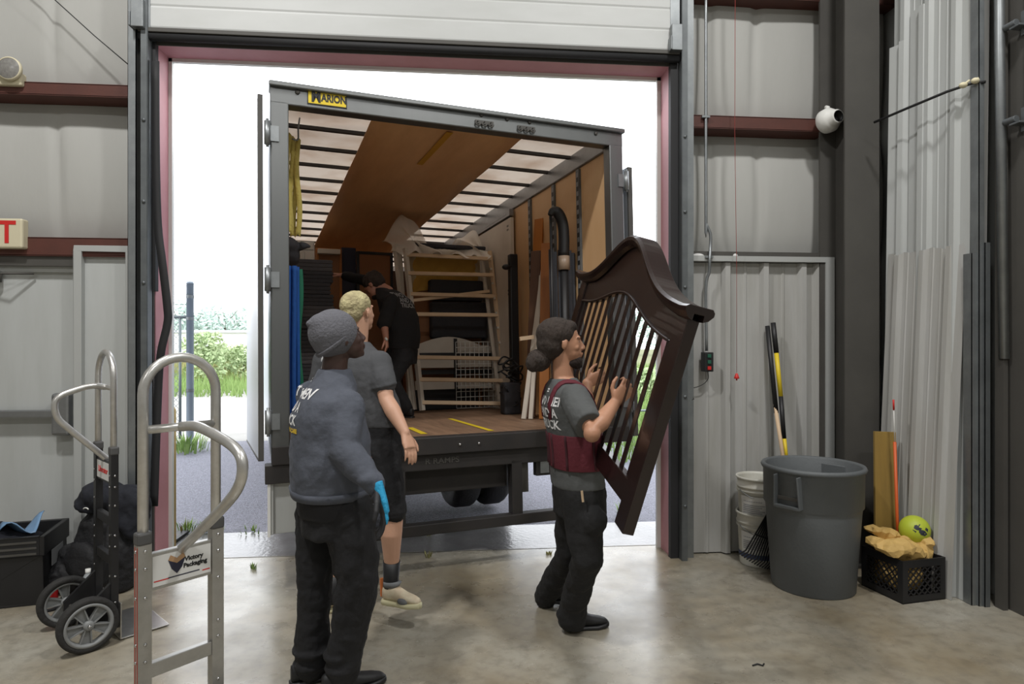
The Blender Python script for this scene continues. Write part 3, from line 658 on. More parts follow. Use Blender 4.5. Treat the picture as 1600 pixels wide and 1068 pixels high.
# curved pale headboard and its spindles
hb = loe('crib_headboard', T3(0, 0, 0), 'pale arched crib headboard with dark bars behind the lower slats', 'headboard')
p, q = tl(648, 540, 2.64), tl(768, 600, 2.64); w_ = q.x-p.x
poly = [(p.x, q.z+.2)] + [(p.x+w_*k/14, p.z+.10*math.sin(PI*min(1, (k/14)*1.15))) for k in range(15)] + [(q.x, q.z+.2)]
MB().prism(poly, 2.64, 2.66).build('arched_panel', mWoodP, hb)
MB().box((p.x, 2.63, q.z-.04), (q.x, 2.67, q.z+.06)).build('rail', mWoodP, hb); MB().box((p.x, 2.63, p.z-.32), (q.x, 2.66, p.z-.27)).build('rail', mBlack, hb)
MB().box((p.x+w_*.50, 2.62, q.z-.04), (p.x+w_*.54, 2.64, p.z+.08)).build('bar', mBlack, hb); MB().box((p.x, 2.622, p.z-.14), (q.x, 2.636, p.z-.08)).build('bar', mBlack, hb)
g = MB(); a, b_ = tl(712, 534, 2.56), tl(778, 640, 2.56); b_.z = .02
nx, nz = 9, 12
for k in range(nx+1): x = a.x+(b_.x-a.x)*k/nx; g.tube([(x, 2.56, b_.z), (x, 2.56, a.z)], .004, 5)
for k in range(nz+1): z = b_.z+(a.z-b_.z)*k/nz; g.tube([(a.x, 2.555, z), (b_.x, 2.555, z)], .004, 5)
lo(g, 'wire_grid', mWhite, 'white wire grid panel behind the right end of the lower slats', 'wire grid')
# plastic film over the top
pa, pb_ = tl(606, 394, 2.6), tl(758, 352, 2.6)
def pf(u, v):
    x = pa.x+(pb_.x-pa.x)*u; z = pa.z-.02+(.40*math.exp(-((u-.18)/.17)**2)+.24*math.exp(-((u-.85)/.16)**2)+.10)*v; return V((x+.05*math.sin(v*7), 2.50+.45*v*.6+.05*math.sin(u*23+v*9), z+.03*math.sin(u*31+v*5)))
mFilm = mat('clear_plastic_film', (246, 240, 230), .35, alpha=.75, spec=.6)
lo(MB().grid(pf, 50, 14), 'plastic_film', mFilm, 'crumpled clear plastic film piled on top of the slatted bed base', 'plastic film')
p, q = tl(622, 382, 2.68), tl(756, 392, 2.68); lo(MB().box((p.x, 2.60, q.z-.005), (q.x, 3.0, p.z+.02)), 'dark_tarp', mPad, 'dark folded pad lying under the clear plastic film', 'pad', bevel=.015)
# white door slab along the right wall
xw = W-.115
a, b_ = tl(752, 350, 3.2), 0
wd = loe('white_door_slab', T3(0, 0, 0), 'tall white panel with small hinge holes standing against the right truck wall', 'door slab')
yA, yB = 2.0, 3.1; MB().box((xw-.04, yA, 0.0), (xw, yB, 2.08)).build('slab', mWoodP, wd, bevel=.004)
mb = MB()
for z in (1.95, 1.25): 
    for dy in (0, .03):
        for dz in (0, .04): mb.box((xw-.042, yA+.06+dy, z+dz), (xw-.04, yA+.072+dy, z+dz+.02))
mb.build('hinge_hole', mBlack, wd)
MB().box((xw-.05, yA, 2.10), (xw, yB+.3, 2.17)).box((xw-.052, yA+.1, 2.125), (xw-.05, yB, 2.14)).build('head_trim', mAluD, wd)
# black stand against the wall
st = loe('black_stand', T3(0, 0, 0), 'tall black column stand with a side knob against the right truck wall', 'stand')
p, q = tl(797, 396, 1.78), tl(812, 640, 1.78)
MB().box((p.x, 1.78, 0), (q.x+.01, 1.86, p.z)).build('column', mBlack, st, bevel=.01)
k_ = tl(791, 417, 1.78); MB().ell((k_.x, 1.78, k_.z), (.045, .04, .03)).tube([(k_.x, 1.78, k_.z), (p.x+.02, 1.80, k_.z+.01)], .018).build('knob', mBlack, st)
# tangled wrapped bundle by the stand
mb = MB()
p = tl(800, 598, 1.62)
for k in range(14):
    a_ = random.uniform(0, 6); q = V((p.x+random.uniform(-.06, .06), 1.64+random.uniform(-.03, .03), .12+.45*k/14)); mb.tube(smooth_path([q+V((.08*math.cos(a_+j), .03*math.sin(a_+2*j), .04*math.sin(j*1.3+k))) for j in range(6)], 4), .009, 6)
lo(mb, 'cable_tangle', mBlack, 'tangle of black cables at the foot of the black stand', 'cables')
lo(MB().box((p.x-.09, 1.60, 0), (p.x+.09, 1.74, .32)), 'wrapped_box', mPad, 'small black box under the cable tangle in the truck', 'box', bevel=.02)
# boards leaning on the right wall
def board(px0, py0, px1, py1, f0_, f1_, wd_, th, m, n, lab, z0=.005):
    a, b_ = tl(px0, py0, f0_), tl(px1, py1, f1_); a.z = z0
    return lo(MB().beam(a, b_, wd_, th), n, m, lab, 'board', bevel=.003)
board(826, 646, 843, 342, 1.20, 1.34, .10, .03, mOrg, 'orange_board', 'tall orange stained board leaning on the right truck wall')
board(828, 645, 838, 392, 1.12, 1.28, .10, .025, mBrn, 'brown_board', 'dark brown board leaning in front of the tall orange board')
board(818, 643, 851, 402, 1.00, 1.17, .045, .02, mWoodP, 'pale_plank', 'pale plank slanting from lower left to upper right inside the truck')
board(829, 646, 846, 430, .96, 1.12, .04, .02, mWoodP, 'pale_plank', 'steeper pale plank crossing the slanting one inside the truck')
a, b_ = tl(812, 529, .98), tl(834, 526, .98); lo(MB().beam(a, b_, .02, .035), 'wood_scrap', mWood, 'short pale wooden cross piece sticking out left of the two planks', 'wood piece')
board(850, 646, 853, 380, .90, 1.06, .09, .03, mOrg, 'orange_board', 'orange stained board standing behind the head of the long-haired mover')
# black hose and upright black tubes
hp = smooth_path([tl(859, 336, .58), tl(864, 330, .58), tl(872, 333, .58), tl(878, 345, .58), tl(881, 365, .58), tl(881, 400, .58)], 6)
hz = loe('black_hose', T3(0, 0, 0), 'bent thick black hose with a clear cuff at the right truck wall', 'hose')
MB().tube(hp, [.02+.028*min(1, i/10) for i in range(len(hp))], 14).build('hose', mBlack, hz); q = hp[-1]
MB().tube([q, q-V((0, 0, .12))], .05, 14).build('cuff', mat('dusty_clear_cuff', (150, 130, 112), .4), hz)
MB().tube([tl(860, 338, .58), V((tl(862, 400, .58).x, .58, 0.0))], .012, 8).build('tube', mBlack, hz); MB().tube([q-V((0, 0, .1)), V((q.x, q.y, 0.01))], .035, 10).build('tube', mBlack, hz)
for k in range(6):
    x = tl(862+7.0*k, 395, .60).x
    lo(MB().tube([(x, .60+.02*(k % 2), 0.0), (x+.004, .62+.02*(k % 2), tl(860, 389 + (3 if k % 2 else 0), .60).z)], .022, 10), 'black_pole', mPad, 'upright black pole in the row standing against the right truck wall', 'pole', 'row of black poles at the right truck wall')
# ================================================================ HAND TRUCKS
mHub = mat('grey_plastic_hub', (128, 130, 130), .55)
mSil = mat('aluminium_tube', (208, 207, 204), .32, .75, noise=(18, .35, (150, 146, 140)))
mPole = mat('aluminium_extrusion', (176, 175, 172), .4, .75, noise=(25, .3, (136, 134, 130)))
mLbl = mat('white_label', (214, 214, 212), .5)
def hand_truck(name, M, frame_m, wdt, loop, zarch, zloop0, zloop1, zout, zcap, rungs, plate, lab, cat_m, tr=.016, red=False, rungm=None):
    """x across, +y handle side, z up; origin under the axle"""
    h = empty(name, M, lab, 'hand truck'); yp = -.137; hw = wdt/2; PX = .022
    for s in (-1, 1):
        bo = MB().box((s*hw-PX, yp-.018, .06), (s*hw+PX, yp+.018, zcap-.03))
        for z in [z_ for z_ in (.12, .2, .34, .5, .56, .72, .82, .88) if z_ < zcap-.04]: bo.lathe([(0, .004), (.005, .004), (.006, 0), (0, 0)], 8, Matrix.Translation((s*hw, yp+.018, z)) @ Matrix.Rotation(-PI/2, 4, 'X'), 1).lathe([(0, .004), (.005, .004), (.006, 0), (0, 0)], 8, Matrix.Translation((s*(hw+PX), yp, z)) @ Matrix.Rotation(s*PI/2, 4, 'Y'), 1)
        r = bo.build('upright', [frame_m, mChrome], h)
        if red:
            st = MB()
            for yy in (-.011, .008): st.box((s*(hw+PX), yp+yy, .07), (s*(hw+PX)+s*.001, yp+yy+.004, zcap-.05)) if s > 0 else st.box((s*(hw+PX)-.001, yp+yy, .07), (s*(hw+PX), yp+yy+.004, zcap-.05))
            st.build('red_stripe', mat('red_stripe', (186, 62, 44), .5), r)
        MB().box((s*hw-PX-.003, yp-.022, zcap-.045), (s*hw+PX+.003, yp+.022, zcap)).build('end_cap', mat('grey_cap', (78, 78, 78), .6), r, bevel=.008)
    pts = [V((-hw, yp, zcap-.35)), V((-hw, yp, zarch-hw-.01))] + arc((0, yp, zarch-hw), hw, PI, 0, 16, (1, 0, 0), (0, 0, 1)) + [V((hw, yp, zcap-.35))]
    MB().tube(pts, tr, 16).build('top_handle', mSil, h)
    MB().tube([(-hw, yp, zloop0), (hw, yp, zloop0)], tr*.85, 14).build('cross_tube', mSil, h)
    L = loop
    pp = [V((0, yp, zloop0)), V((0, yp+L*.28, zloop0+.01)), V((0, yp+L*.62, zloop0-.01)), V((0, yp+L*.9, zloop0-(zloop0-zout)*.38)), V((0, yp+L, zout+.02)), V((0, yp+L*.95, zout-.05)), V((0, yp+L*.72, zout-(zout-zloop1)*.42)), V((0, yp+L*.12, zloop1+.015)), V((0, yp-.005, zloop1-.02))]
    MB().tube(smooth_path(pp, 7), tr, 16).build('grip_loop', mSil, h)
    for z in rungs: MB().box((-hw+PX-.002, yp-.014, z-.025), (hw-PX+.002, yp+.014, z+.025)).build('rung', rungm or frame_m, h, bevel=.003)
    z0, z1 = plate; pl = MB().box((-hw+PX-.002, yp-.014, z0), (hw-PX+.002, yp+.012, z1)).build('name_plate', rungm or frame_m, h, bevel=.003)
    fc = MB().box((-hw+PX+.004, yp+.0125, z0+.012), (hw-PX-.004, yp+.0135, z1-.012)).build('plate_label', mLbl, pl)
    # toe plate, axle, brackets, wheels
    MB().box((-hw-.06, yp-.26, .006), (hw+.06, yp-.015, .012)).box((-hw-.06, yp-.022, .006), (hw+.06, yp-.016, .20)).build('toe_plate', mAlu, h, bevel=.002)
    MB().tube([(-hw-.105, 0, .14), (hw+.105, 0, .14)], .009, 10).build('axle', mSteelD, h)
    for s in (-1, 1): MB().add([(s*hw-.012, yp, .05), (s*hw-.012, .03, .115), (s*hw-.012, .03, .165), (s*hw-.012, yp, .32), (s*hw+.012, yp, .05), (s*hw+.012, .03, .115), (s*hw+.012, .03, .165), (s*hw+.012, yp, .32)], [(0, 1, 2, 3), (7, 6, 5, 4), (0, 4, 5, 1), (1, 5, 6, 2), (2, 6, 7, 3), (3, 7, 4, 0)]).build('axle_bracket', frame_m, h)
    for s in (-1, 1):
        Mw = Matrix.Translation((s*(hw+.075), 0, .14)) @ Matrix.Rotation(s*PI/2, 4, 'Y')
        wv = MB().lathe([(.108, -.024), (.128, -.026), (.138, -.018), (.14, 0), (.138, .018), (.128, .026), (.108, .024)], 40, Mw, close=True).build('wheel', mTire, h)
        rm_ = MB().lathe([(.112, -.022), (.098, -.022), (.094, -.01), (.094, .01), (.098, .026), (.112, .026)], 40, Mw, close=True)
        rm_.lathe([(0, .03), (.016, .03), (.024, .024), (.028, 0), (.024, -.02), (0, -.02)], 20, Mw)
        for k in range(5):
            a_ = 2*PI*k/5+.5; R_ = Mw @ Matrix.Rotation(a_, 4, 'Z')
            for t in (-1, 1):
                rm_.add([R_ @ V(p) for p in ((.02, t*.008, -.006), (.098, t*.024, -.006), (.098, t*.024+t*.006, -.006), (.02, t*.016, -.006), (.02, t*.008, .018), (.098, t*.024, .014), (.098, t*.024+t*.006, .014), (.02, t*.016, .018))], [(0, 1, 2, 3), (7, 6, 5, 4), (0, 4, 5, 1), (1, 5, 6, 2), (2, 6, 7, 3), (3, 7, 4, 0)])
            rm_.add([R_ @ V(p) for p in ((.02, -.012, .004), (.098, -.026, .004), (.098, .026, .004), (.02, .012, .004))], [(0, 1, 2, 3)])
        rm_.build('hub', mHub, wv); MB().lathe([(0, .036), (.007, .036), (.009, .03), (0, .03)], 6, Mw).build('axle_nut', mChrome, wv)
    return h, pl, yp
# silver one in the foreground
xd = V((.625, .78)); p0 = V((-1.195, 2.31)); yd = V((.78, -.625)); pc_ = p0 + yd*.137
M = frame(cw(pc_.x, pc_.y, 0), RT*xd.x+FW*xd.y, RT*yd.x+FW*yd.y)
# frame() gives a right-handed set only if x cross y is up
def upright(o, xdir, ydir):
    x = V((xdir.x, xdir.y, 0)).normalized(); z = V((0, 0, 1)); y = z.cross(x)
    if y.dot(V((ydir.x, ydir.y, 0))) < 0: x = -x; y = -y
    M = Matrix((x, y, z)).transposed().to_4x4(); M.translation = o; return M
M = upright(cw(pc_.x, pc_.y, 0), RT*xd.x+FW*xd.y, RT*yd.x+FW*yd.y)
hA, plA, yp = hand_truck('hand_truck', M, mPole, .255, .43, 1.545, 1.295, .87, 1.19, .945, (.46, .20), (.735, .865), 'tall silver aluminium hand truck with a curved grip loop in the left foreground', None, tr=.0175, red=True)
FR = Matrix.Rotation(PI, 4, 'Z') @ Matrix.Rotation(PI/2, 4, 'X')   # lettering on the handle-side face
mInk = mat('dark_ink', (36, 38, 60), .5); mTanI = mat('tan_ink', (176, 140, 104), .5)
TXA = lambda x, z: M @ Matrix.Translation((x, yp+.0142, z)) @ FR
text('lettering', 'Victory', .022, TXA(-.04, .818), mBlack, plA, .0008); text('lettering', 'Packaging', .022, TXA(-.045, .795), mBlack, plA, .0008)
for x0_, x1_, z_, m_ in ((-.06, .05, .766, mInk), (-.098, -.07, .761, mRed), (.045, .098, .765, mRed)):
    MB().add([V((x, yp+.0143, z)) for x, z in ((x0_, z_-.002), (x1_, z_-.002), (x1_, z_+.002), (x0_, z_+.002))], [(0, 1, 2, 3)]).build('fine_print', m_, plA)
hxs = MB(); 
def plate_poly(poly, y=.0145): return [V((x, yp+y, z)) for x, z in poly]
for s in (-1, 1):
    MB().add(plate_poly([(.02, .80+.03-.0), (.02+s*.022, .845), (.02+s*.03, .828), (.02+s*.0, .782)]), [(0, 1, 2, 3)]).build('emblem', mTanI, plA)
    MB().add(plate_poly([(.02, .812), (.02+s*.03, .828), (.02+s*.018, .795), (.02, .775)], .0147), [(0, 1, 2, 3)]).build('emblem', mInk, plA)
# black one by the wall
xd = V((.73, -.68)); yd = V((-.68, -.73))
M = upright(cw(-2.35, 3.455, 0), RT*xd.x+FW*xd.y, RT*yd.x+FW*yd.y)
hB, plB, yp = hand_truck('hand_truck', M, mat('black_powder_coat', (30, 30, 32), .45), .285, .235, 1.545, 1.35, .97, 1.25, 1.035, (.63, .42), (.83, .95), 'black framed hand truck with grey spoked wheels near the left wall', None, tr=.0165, rungm=mGalvD if False else mat('black_powder_coat', (30, 30, 32), .45))
text('lettering', 'Liberator', .045, M @ Matrix.Translation((0, yp+.0142, .892)) @ FR, mRed, plB, .001, sx=1)

# ================================================================ LEFT: crate, bags, backpack, can, bottle
def soft(mb, name, m, parent=None, M=None, vox=.012, sm=8, disp=0, dsize=.08, **k):
    o = mb.build(name, m, parent, M, fix=False, **k)
    r = o.modifiers.new('r', 'REMESH'); r.mode = 'VOXEL'; r.voxel_size = vox; r.use_smooth_shade = True
    s = o.modifiers.new('s', 'SMOOTH'); s.iterations = sm; s.factor = .5
    if disp:
        t = bpy.data.textures.new(name, 'CLOUDS'); t.noise_scale = dsize; t.noise_depth = 2
        d = o.modifiers.new('d', 'DISPLACE'); d.texture = t; d.strength = disp; d.mid_level = .5; d.texture_coords = 'LOCAL'
    return o
mNyl = mat('black_nylon', (20, 20, 23), .75, bump=(40, .3)); mNyl2 = mat('dark_navy_cloth', (28, 30, 38), .9, bump=(16, .5))
c = cw(-3.16, 4.02, 0); Mc = upright(c, RT*.95+FW*.3, FW)
cr_ = empty('storage_tote', Mc, 'black plastic storage tote at the left edge, piled with dark cloth', 'tote')
mb = MB(); 
for z0, z1, g in ((0, .30, .0), (.30, .42, .012)):
    mb.box((-.25-g, -.2-g, z0), (-.235, .2+g, z1)).box((.235, -.2-g, z0), (.25+g, .2+g, z1)).box((-.235, -.2-g, z0), (.235, -.185, z1)).box((-.235, .185, z0), (.235, .2+g, z1))
mb.box((-.25, -.2, 0), (.25, .2, .015)); mb.build('body', mat('black_plastic', (28, 28, 30), .45), cr_, bevel=.004)
MB().box((.262, -.1, .2), (.264, .09, .3)).build('paper_label', mat('grey_paper', (120, 122, 124), .7), cr_)
for k in range(3): MB().box((-.22+.0, -.214, .31+.035*k), (.22, -.21, .322+.035*k)).build('rib', mSteelD, cr_)
tag(soft(MB().ell((0, 0, .33), (.21, .17, .09)).ell((-.1, -.03, .40), (.12, .12, .09)), 'dark_jacket', mNyl2, M=Mc, disp=.03), 'dark jacket heaped in the black storage tote', 'jacket')
tag(MB().grid(lambda u, v: V((-.02+.2*u, -.11+.14*v, .43+.05*math.sin(u*5+v*3)+.04*u)), 8, 8).build('blue_packet', mat('light_blue_wrapper', (110, 144, 178), .4), None, Mc, solid=.006), 'light blue wrapper lying on the cloth in the black tote', 'wrapper')
# slumped duffel
c = cw(-2.88, 4.12, 0); Mc = upright(c, RT, FW) @ Matrix.Scale(.85, 4)
db = empty('duffel_bag', Mc, 'slumped black duffel bag on the floor between the tote and the backpack', 'bag')
soft(MB().ell((0, 0, .12), (.22, .15, .13)).ell((.07, .03, .24), (.13, .11, .12)).ell((-.12, -.05, .08), (.12, .12, .09)).ell((.1, .02, .33), (.06, .06, .05)), 'body', mNyl, db, disp=.05, dsize=.06)
MB().tube(smooth_path([(.10, -.15, .16), (.13, -.2, .05), (.18, -.34, .012), (.10, -.42, .012)], 6), .012, 6).build('strap', mNyl, db)
MB().tube([(.14, -.08, .30), (.19, -.09, .33)], .005, 6).build('buckle', mChrome, db)
# backpack
c = cw(-2.65, 4.19, 0); Mc = upright(c, RT*.95-FW*.3, FW)
bp = empty('backpack', Mc, 'large black backpack leaning on the left wall behind the black hand truck', 'backpack')
soft(MB().loft([((0, 0, .01), (1, 0, 0), .20, (0, 1, 0), .15), ((0, 0, .2), (1, 0, 0), .23, (0, 1, 0), .17), ((0, .04, .42), (1, 0, 0), .21, (0, 1, 0), .14), ((.02, .08, .54), (1, 0, 0), .15, (0, 1, 0), .10)]), 'main_pack', mNyl, bp, disp=.04, dsize=.1)
soft(MB().ell((-.02, -.16, .2), (.14, .06, .14)), 'front_pocket', mNyl, bp, disp=.02)
MB().tube(smooth_path([(.15, -.10, .5), (.2, -.17, .3), (.17, -.17, .08)], 6), .018, 8).build('shoulder_strap', mNyl, bp)
hd = soft(MB().ell((-.02, .0, .60), (.16, .12, .10)).ell((.16, .02, .55), (.15, .11, .13)).ell((-.10, -.02, .54), (.11, .10, .07)).ell((.22, .0, .45), (.10, .08, .12)), 'hooded_jacket', mNyl2, M=Mc, disp=.05, dsize=.09)
tag(hd, 'dark hooded jacket bundled on top of the black backpack', 'jacket')
M_ = Mc @ Matrix.Translation((-.03, -.125, .53)); MB().tube(arc((0, 0, 0), .022, .3, PI-.3, 10, (1, 0, 0), (0, 0, .6)), .004, 6).build('white_drawstring', mWhite, hd, M_)
def at(x, d): return cw(x, d, 0)
M_ = Matrix.Translation(at(-2.79, 3.88))
cn = MB().lathe([(0, 0), (.026, 0), (.033, .008), (.033, .105), (.027, .118), (.026, .122), (.024, .119), (0, .117)], 24, M_).build('soda_can', mat('red_can', (176, 32, 36), .3, .5))
cn.data.materials.append(mAlu); 
for p_ in cn.data.polygons:
    if p_.center.z > .108: p_.material_index = 1
tag(cn, 'red drink can standing on the floor behind the far wheel of the black hand truck', 'can')
M_ = Matrix.Translation(at(-2.61, 3.94))
bt = empty('water_bottle', M_, 'small clear water bottle with a white cap on the floor behind the black hand truck', 'bottle')
mClr = mat('clear_plastic', (210, 216, 220), .15, alpha=.45, spec=.8)
MB().lathe([(0, 0), (.03, 0), (.033, .01), (.031, .05), (.033, .09), (.033, .14), (.02, .17), (.013, .18), (.013, .188)], 24).build('body', mClr, bt)
MB().lathe([(.0335, .06), (.0337, .12)], 24).build('label', mLbl, bt); MB().lathe([(.015, .185), (.015, .205), (0, .205)], 20).build('cap', mWhite, bt)

# ================================================================ RIGHT: bin, buckets, tools, crate, sheets
mBin = mat('grey_bin_plastic', (94, 98, 100), .6, noise=(5, .35, (80, 84, 86)), bump=(60, .08))
q = V((2.365, -.64, 0)); tc_ = empty('trash_bin', q, 'large round grey plastic trash bin in front of the ribbed wall', 'trash bin')
R0, R1, Hb = .255, .300, .80
prof = [(0, .02), (R0-.02, .02), (R0-.004, 0), (R0, .006), (R0+.033, .50), (R0+.037, .535), (R0+.047, .545), (R0+.050, Hb-.035), (R1+.014, Hb-.03), (R1+.02, Hb-.015), (R1+.012, Hb), (R1-.002, Hb), (R1-.012, Hb-.01), (R1-.018, .55), (R0-.01, .03), (0, .03)]
MB().lathe(prof, 56).build('body', mBin, tc_)
ang = math.atan2(-.62, -1)
for k, a_ in enumerate((ang, ang+PI)):
    Mh = Matrix.Rotation(a_, 4, 'Z')
    mb = MB()
    for t in (-1, 1): mb.beam(Mh @ V((R1+.014, t*.075, Hb-.04)), Mh @ V((R1-.0, t*.085, .555)), .012, .05, up=Mh @ V((1, 0, 0)))
    mb.beam(Mh @ V((R1+.004, -.085, .56)), Mh @ V((R1+.004, .085, .56)), .045, .02); mb.box((R1-.03, -.08, .57), (R1-.006, .08, Hb-.04), Mh)
    mb.build('handle_pocket', mBin, tc_, bevel=.004)
    MB().box((R1-.002, -.07, .60), (R1+.004, .07, .625), Mh).build('grip', mSteelD, tc_, bevel=.004)
# buckets
mBk = mat('white_bucket', (206, 206, 198), .5, noise=(6, .5, (176, 168, 150)))
def bucket(z0, lab):
    e = empty('bucket', wp(1186, 868, -.20) * 1, lab, 'bucket'); M_ = Matrix.Translation(V((wp(1186, 800, -.20).x, -.20, z0))); place(e, None, M_)
    MB().lathe([(0, .0), (.13, 0), (.133, .01), (.146, .27), (.156, .275), (.156, .285), (.148, .287), (.149, .30), (.157, .303), (.157, .312), (.150, .315), (.152, .36), (.162, .365), (.16, .378), (.15, .378), (.146, .36), (.128, .02), (0, .02)], 40).build('body', mBk, e)
    lb = MB()
    A0, A1 = math.radians(190), math.radians(290)
    lb.grid(lambda u, v: V((math.cos(A0+(A1-A0)*u)*(.1385+.009*v+.0015), math.sin(A0+(A1-A0)*u)*(.1385+.009*v+.0015), .10+.15*v)), 16, 3).build('paper_label', mLbl, e)
    MB().grid(lambda u, v: V((math.cos(A0-.6+(A1-A0+.9)*u)*(.1355+.003*v+.0015), math.sin(A0-.6+(A1-A0+.9)*u)*(.1355+.003*v+.0015), .06+.035*v)), 16, 2).build('blue_band', mat('blue_print', (50, 66, 110), .5), e)
    txt = MB()
    for r in range(8):
        if r == 2: continue
        a0 = A0+.15; a1 = A0+1.2-(r % 3)*.12
        txt.grid(lambda u, v: V((math.cos(a0+(a1-a0)*u)*(.1465+.0005*r), math.sin(a0+(a1-a0)*u)*(.1465+.0005*r), .225-.013*r+.004*v)), 8, 1)
    txt.build('printed_lines', mat('grey_print', (120, 124, 134), .6), e)
    MB().tube(arc((0, 0, .305), .162, PI+.2, 2*PI-.1, 16, (1, 0, -.0), (0, .85, .5)), .003, 6).build('wire_handle', mGalv, e)
    return e
bucket(0, 'lower white plastic bucket of the nested pair behind the black rake'); bucket(.255, 'upper white plastic bucket stacked inside another behind the grey trash bin')
# rake: fan head beside the bin, handle up behind it
rk = empty('leaf_rake', wp(1190, 880, -.35), 'black leaf rake with a black and wooden handle leaning behind the trash bin', 'rake')
def rp(px, py, y): return wp(px, py, y)
hs = rp(1229, 752, -.30); fan = []
mb = MB()
for k in range(17):
    t = k/16; e_ = rp(1160+64*t, 868+24*math.sin(t*1.9), -.50+.02*t); 
    m0 = hs.lerp(e_, .30); m1 = hs.lerp(e_, .93)
    n1 = rp(1160+64*t+6, 868+24*math.sin(t*1.9)-4, -.46)
    mb.beam(m0, m1, .012, .004, up=(0, 1, 0), w2=.8).beam(m1, e_+V((0, .05, -.005)), .009, .004, up=(0, 1, 0))
mb.build('tines', mBlack, rk, I4)
a, b_ = rp(1160, 868, -.5), rp(1224, 890, -.48)
MB().add([hs+V((-.02, 0, .02)), hs+V((.03, 0, .01)), hs.lerp(b_, .42), hs.lerp(a, .42)], [(0, 1, 2, 3)]).beam(hs.lerp(a, .72), hs.lerp(b_, .72), .014, .008).build('rake_head', mBlack, rk, I4, solid=.006)
h0, h1, h2 = rp(1231, 762, -.28), rp(1211, 632, -.14), rp(1199, 509, -.02-.03)
MB().tube([h0, rp(1211, 632, -.14)], .014, 12).build('wooden_handle', mWood, rk, I4, label='pale wooden lower handle'); MB().tube([rp(1213, 645, -.15), h2], .017, 12).build('grip_sleeve', mBlack, rk, I4)
sh = empty('long_handled_tool', rp(1235, 880, -.2), 'long tool with a black and yellow banded handle leaning behind the trash bin', 'tool')
pts = [(1208, 504), (1213, 551), (1220, 619), (1225, 685), (1229, 724), (1240, 850)]; dep = [-.05, -.08, -.13, -.18, -.21, -.30]
for k in range(5): 
    a, b_ = rp(*pts[k], dep[k]), rp(*pts[k+1], dep[k+1])
    if k == 4: b_.z = .01; 
    MB().tube([a, b_], .0185 if k == 0 else .0165, 12).build('black_band' if k % 2 == 0 and k < 4 else 'yellow_band', mBlack if k in (0, 2) else mYel, sh, I4)
# board, marker
a = gp(1388, 905); a = V((2.70, -.40, 0)); tp = cp(1382, 673, 4.5)
tag(MB().beam(cw(2.475, 4.24, .005), cp(1382, 674, 4.32), .15, .02, up=(0, 1, 0)).build('plywood_board', mat('stained_plywood', (150, 122, 60), .6, noise=(3, .6, (116, 96, 52)), streak=(4, 4, .4)), bevel=.002), 'stained narrow plywood board standing on end behind the milk crate', 'board')
mk = empty('driveway_marker', V((2.86, -.56, 0)), 'thin driveway marker stick with an orange tip standing behind the milk crate', 'marker stick')
a, b_, c_, d_ = cw(2.53, 4.18, .005), cp(1398, 690, 4.22), cp(1396.5, 640, 4.22), cp(1396, 624, 4.22)
MB().tube([a, b_], .010, 8).build('orange_pole', mat('orange_plastic', (206, 92, 40), .5), mk, I4); MB().tube([b_, c_], .003, 8).build('white_rod', mWhite, mk, I4); MB().tube([c_, d_], .006, 8).build('orange_tip', mRed, mk, I4)
# milk crate
c0, c1, c2 = gp(1410.7, 944), gp(1475, 936), gp(1349, 914)
M_ = upright(c0, c1-c0, c2-c0); S = .325; Hc = .262
kc = empty('milk_crate', M_, 'black plastic milk crate on the floor in the right corner', 'crate')
mb = MB(); t_ = .008; mCr = mat('black_crate_plastic', (30, 30, 32), .45)
for z0, z1 in ((0, .045), (.215, Hc)):
    mb.box((0, 0, z0), (S, t_, z1)).box((0, S-t_, z0), (S, S, z1)).box((0, t_, z0), (t_, S-t_, z1)).box((S-t_, t_, z0), (S, S-t_, z1))
for x, y in ((0, 0), (S-.04, 0), (0, S-.04), (S-.04, S-.04)): mb.box((x, y, .045), (x+.04, y+.04, .215))
mb.box((0, 0, 0), (S, S, .008)); 
for s_, f_ in ((0, lambda u, z: (u, .004, z)), (1, lambda u, z: (u, S-.004, z)), (2, lambda u, z: (.004, u, z)), (3, lambda u, z: (S-.004, u, z))):
    for k in range(-4, 8):
        for dr_ in (1, -1):
            u0 = .04+k*.042; u1 = u0+.17*1; z0, z1 = (.045, .215) if dr_ == 1 else (.215, .045)
            # clip to the window
            ua, ub = max(u0, .04), min(u1, S-.04)
            if ub <= ua: continue
            za = z0+(z1-z0)*(ua-u0)/(u1-u0); zb_ = z0+(z1-z0)*(ub-u0)/(u1-u0)
            mb.beam(V(f_(ua, za)), V(f_(ub, zb_)), .006, .007)
mb.build('body', mCr, kc)
# paper bags in the crate
mBag = mat('tan_paper_bag', (206, 172, 104), .7, noise=(6, .4, (182, 146, 84)), bump=(14, .6))
def crumple(pts, n, lab, seed):
    rnd = random.Random(seed); mb = MB()
    for c_, r_, R_ in pts: mb.ell(c_, r_, R_, 14, 9)
    o = soft(mb, 'paper_bag', mBag, M=M_, vox=.009, sm=2, disp=.0); t = bpy.data.textures.new('crease', 'VORONOI'); t.noise_scale = .07; d = o.modifiers.new('d', 'DISPLACE'); d.texture = t; d.strength = .05; d.mid_level = .4; d.texture_coords = 'LOCAL'
    o.modifiers['r'].use_smooth_shade = False; k = o.modifiers.new('c', 'DECIMATE'); k.ratio = .05; return tag(o, lab, 'paper bag')
Rz = lambda a, ax='Y': Matrix.Rotation(math.radians(a), 3, ax)
b1 = crumple([((.08, .10, .305), (.17, .10, .045), Rz(8)), ((.16, .12, .28), (.12, .10, .05), Rz(0)), ((-.02, .16, .33), (.07, .06, .03), Rz(15))], 1, 'crumpled tan paper bag lying across the front of the milk crate', 3)
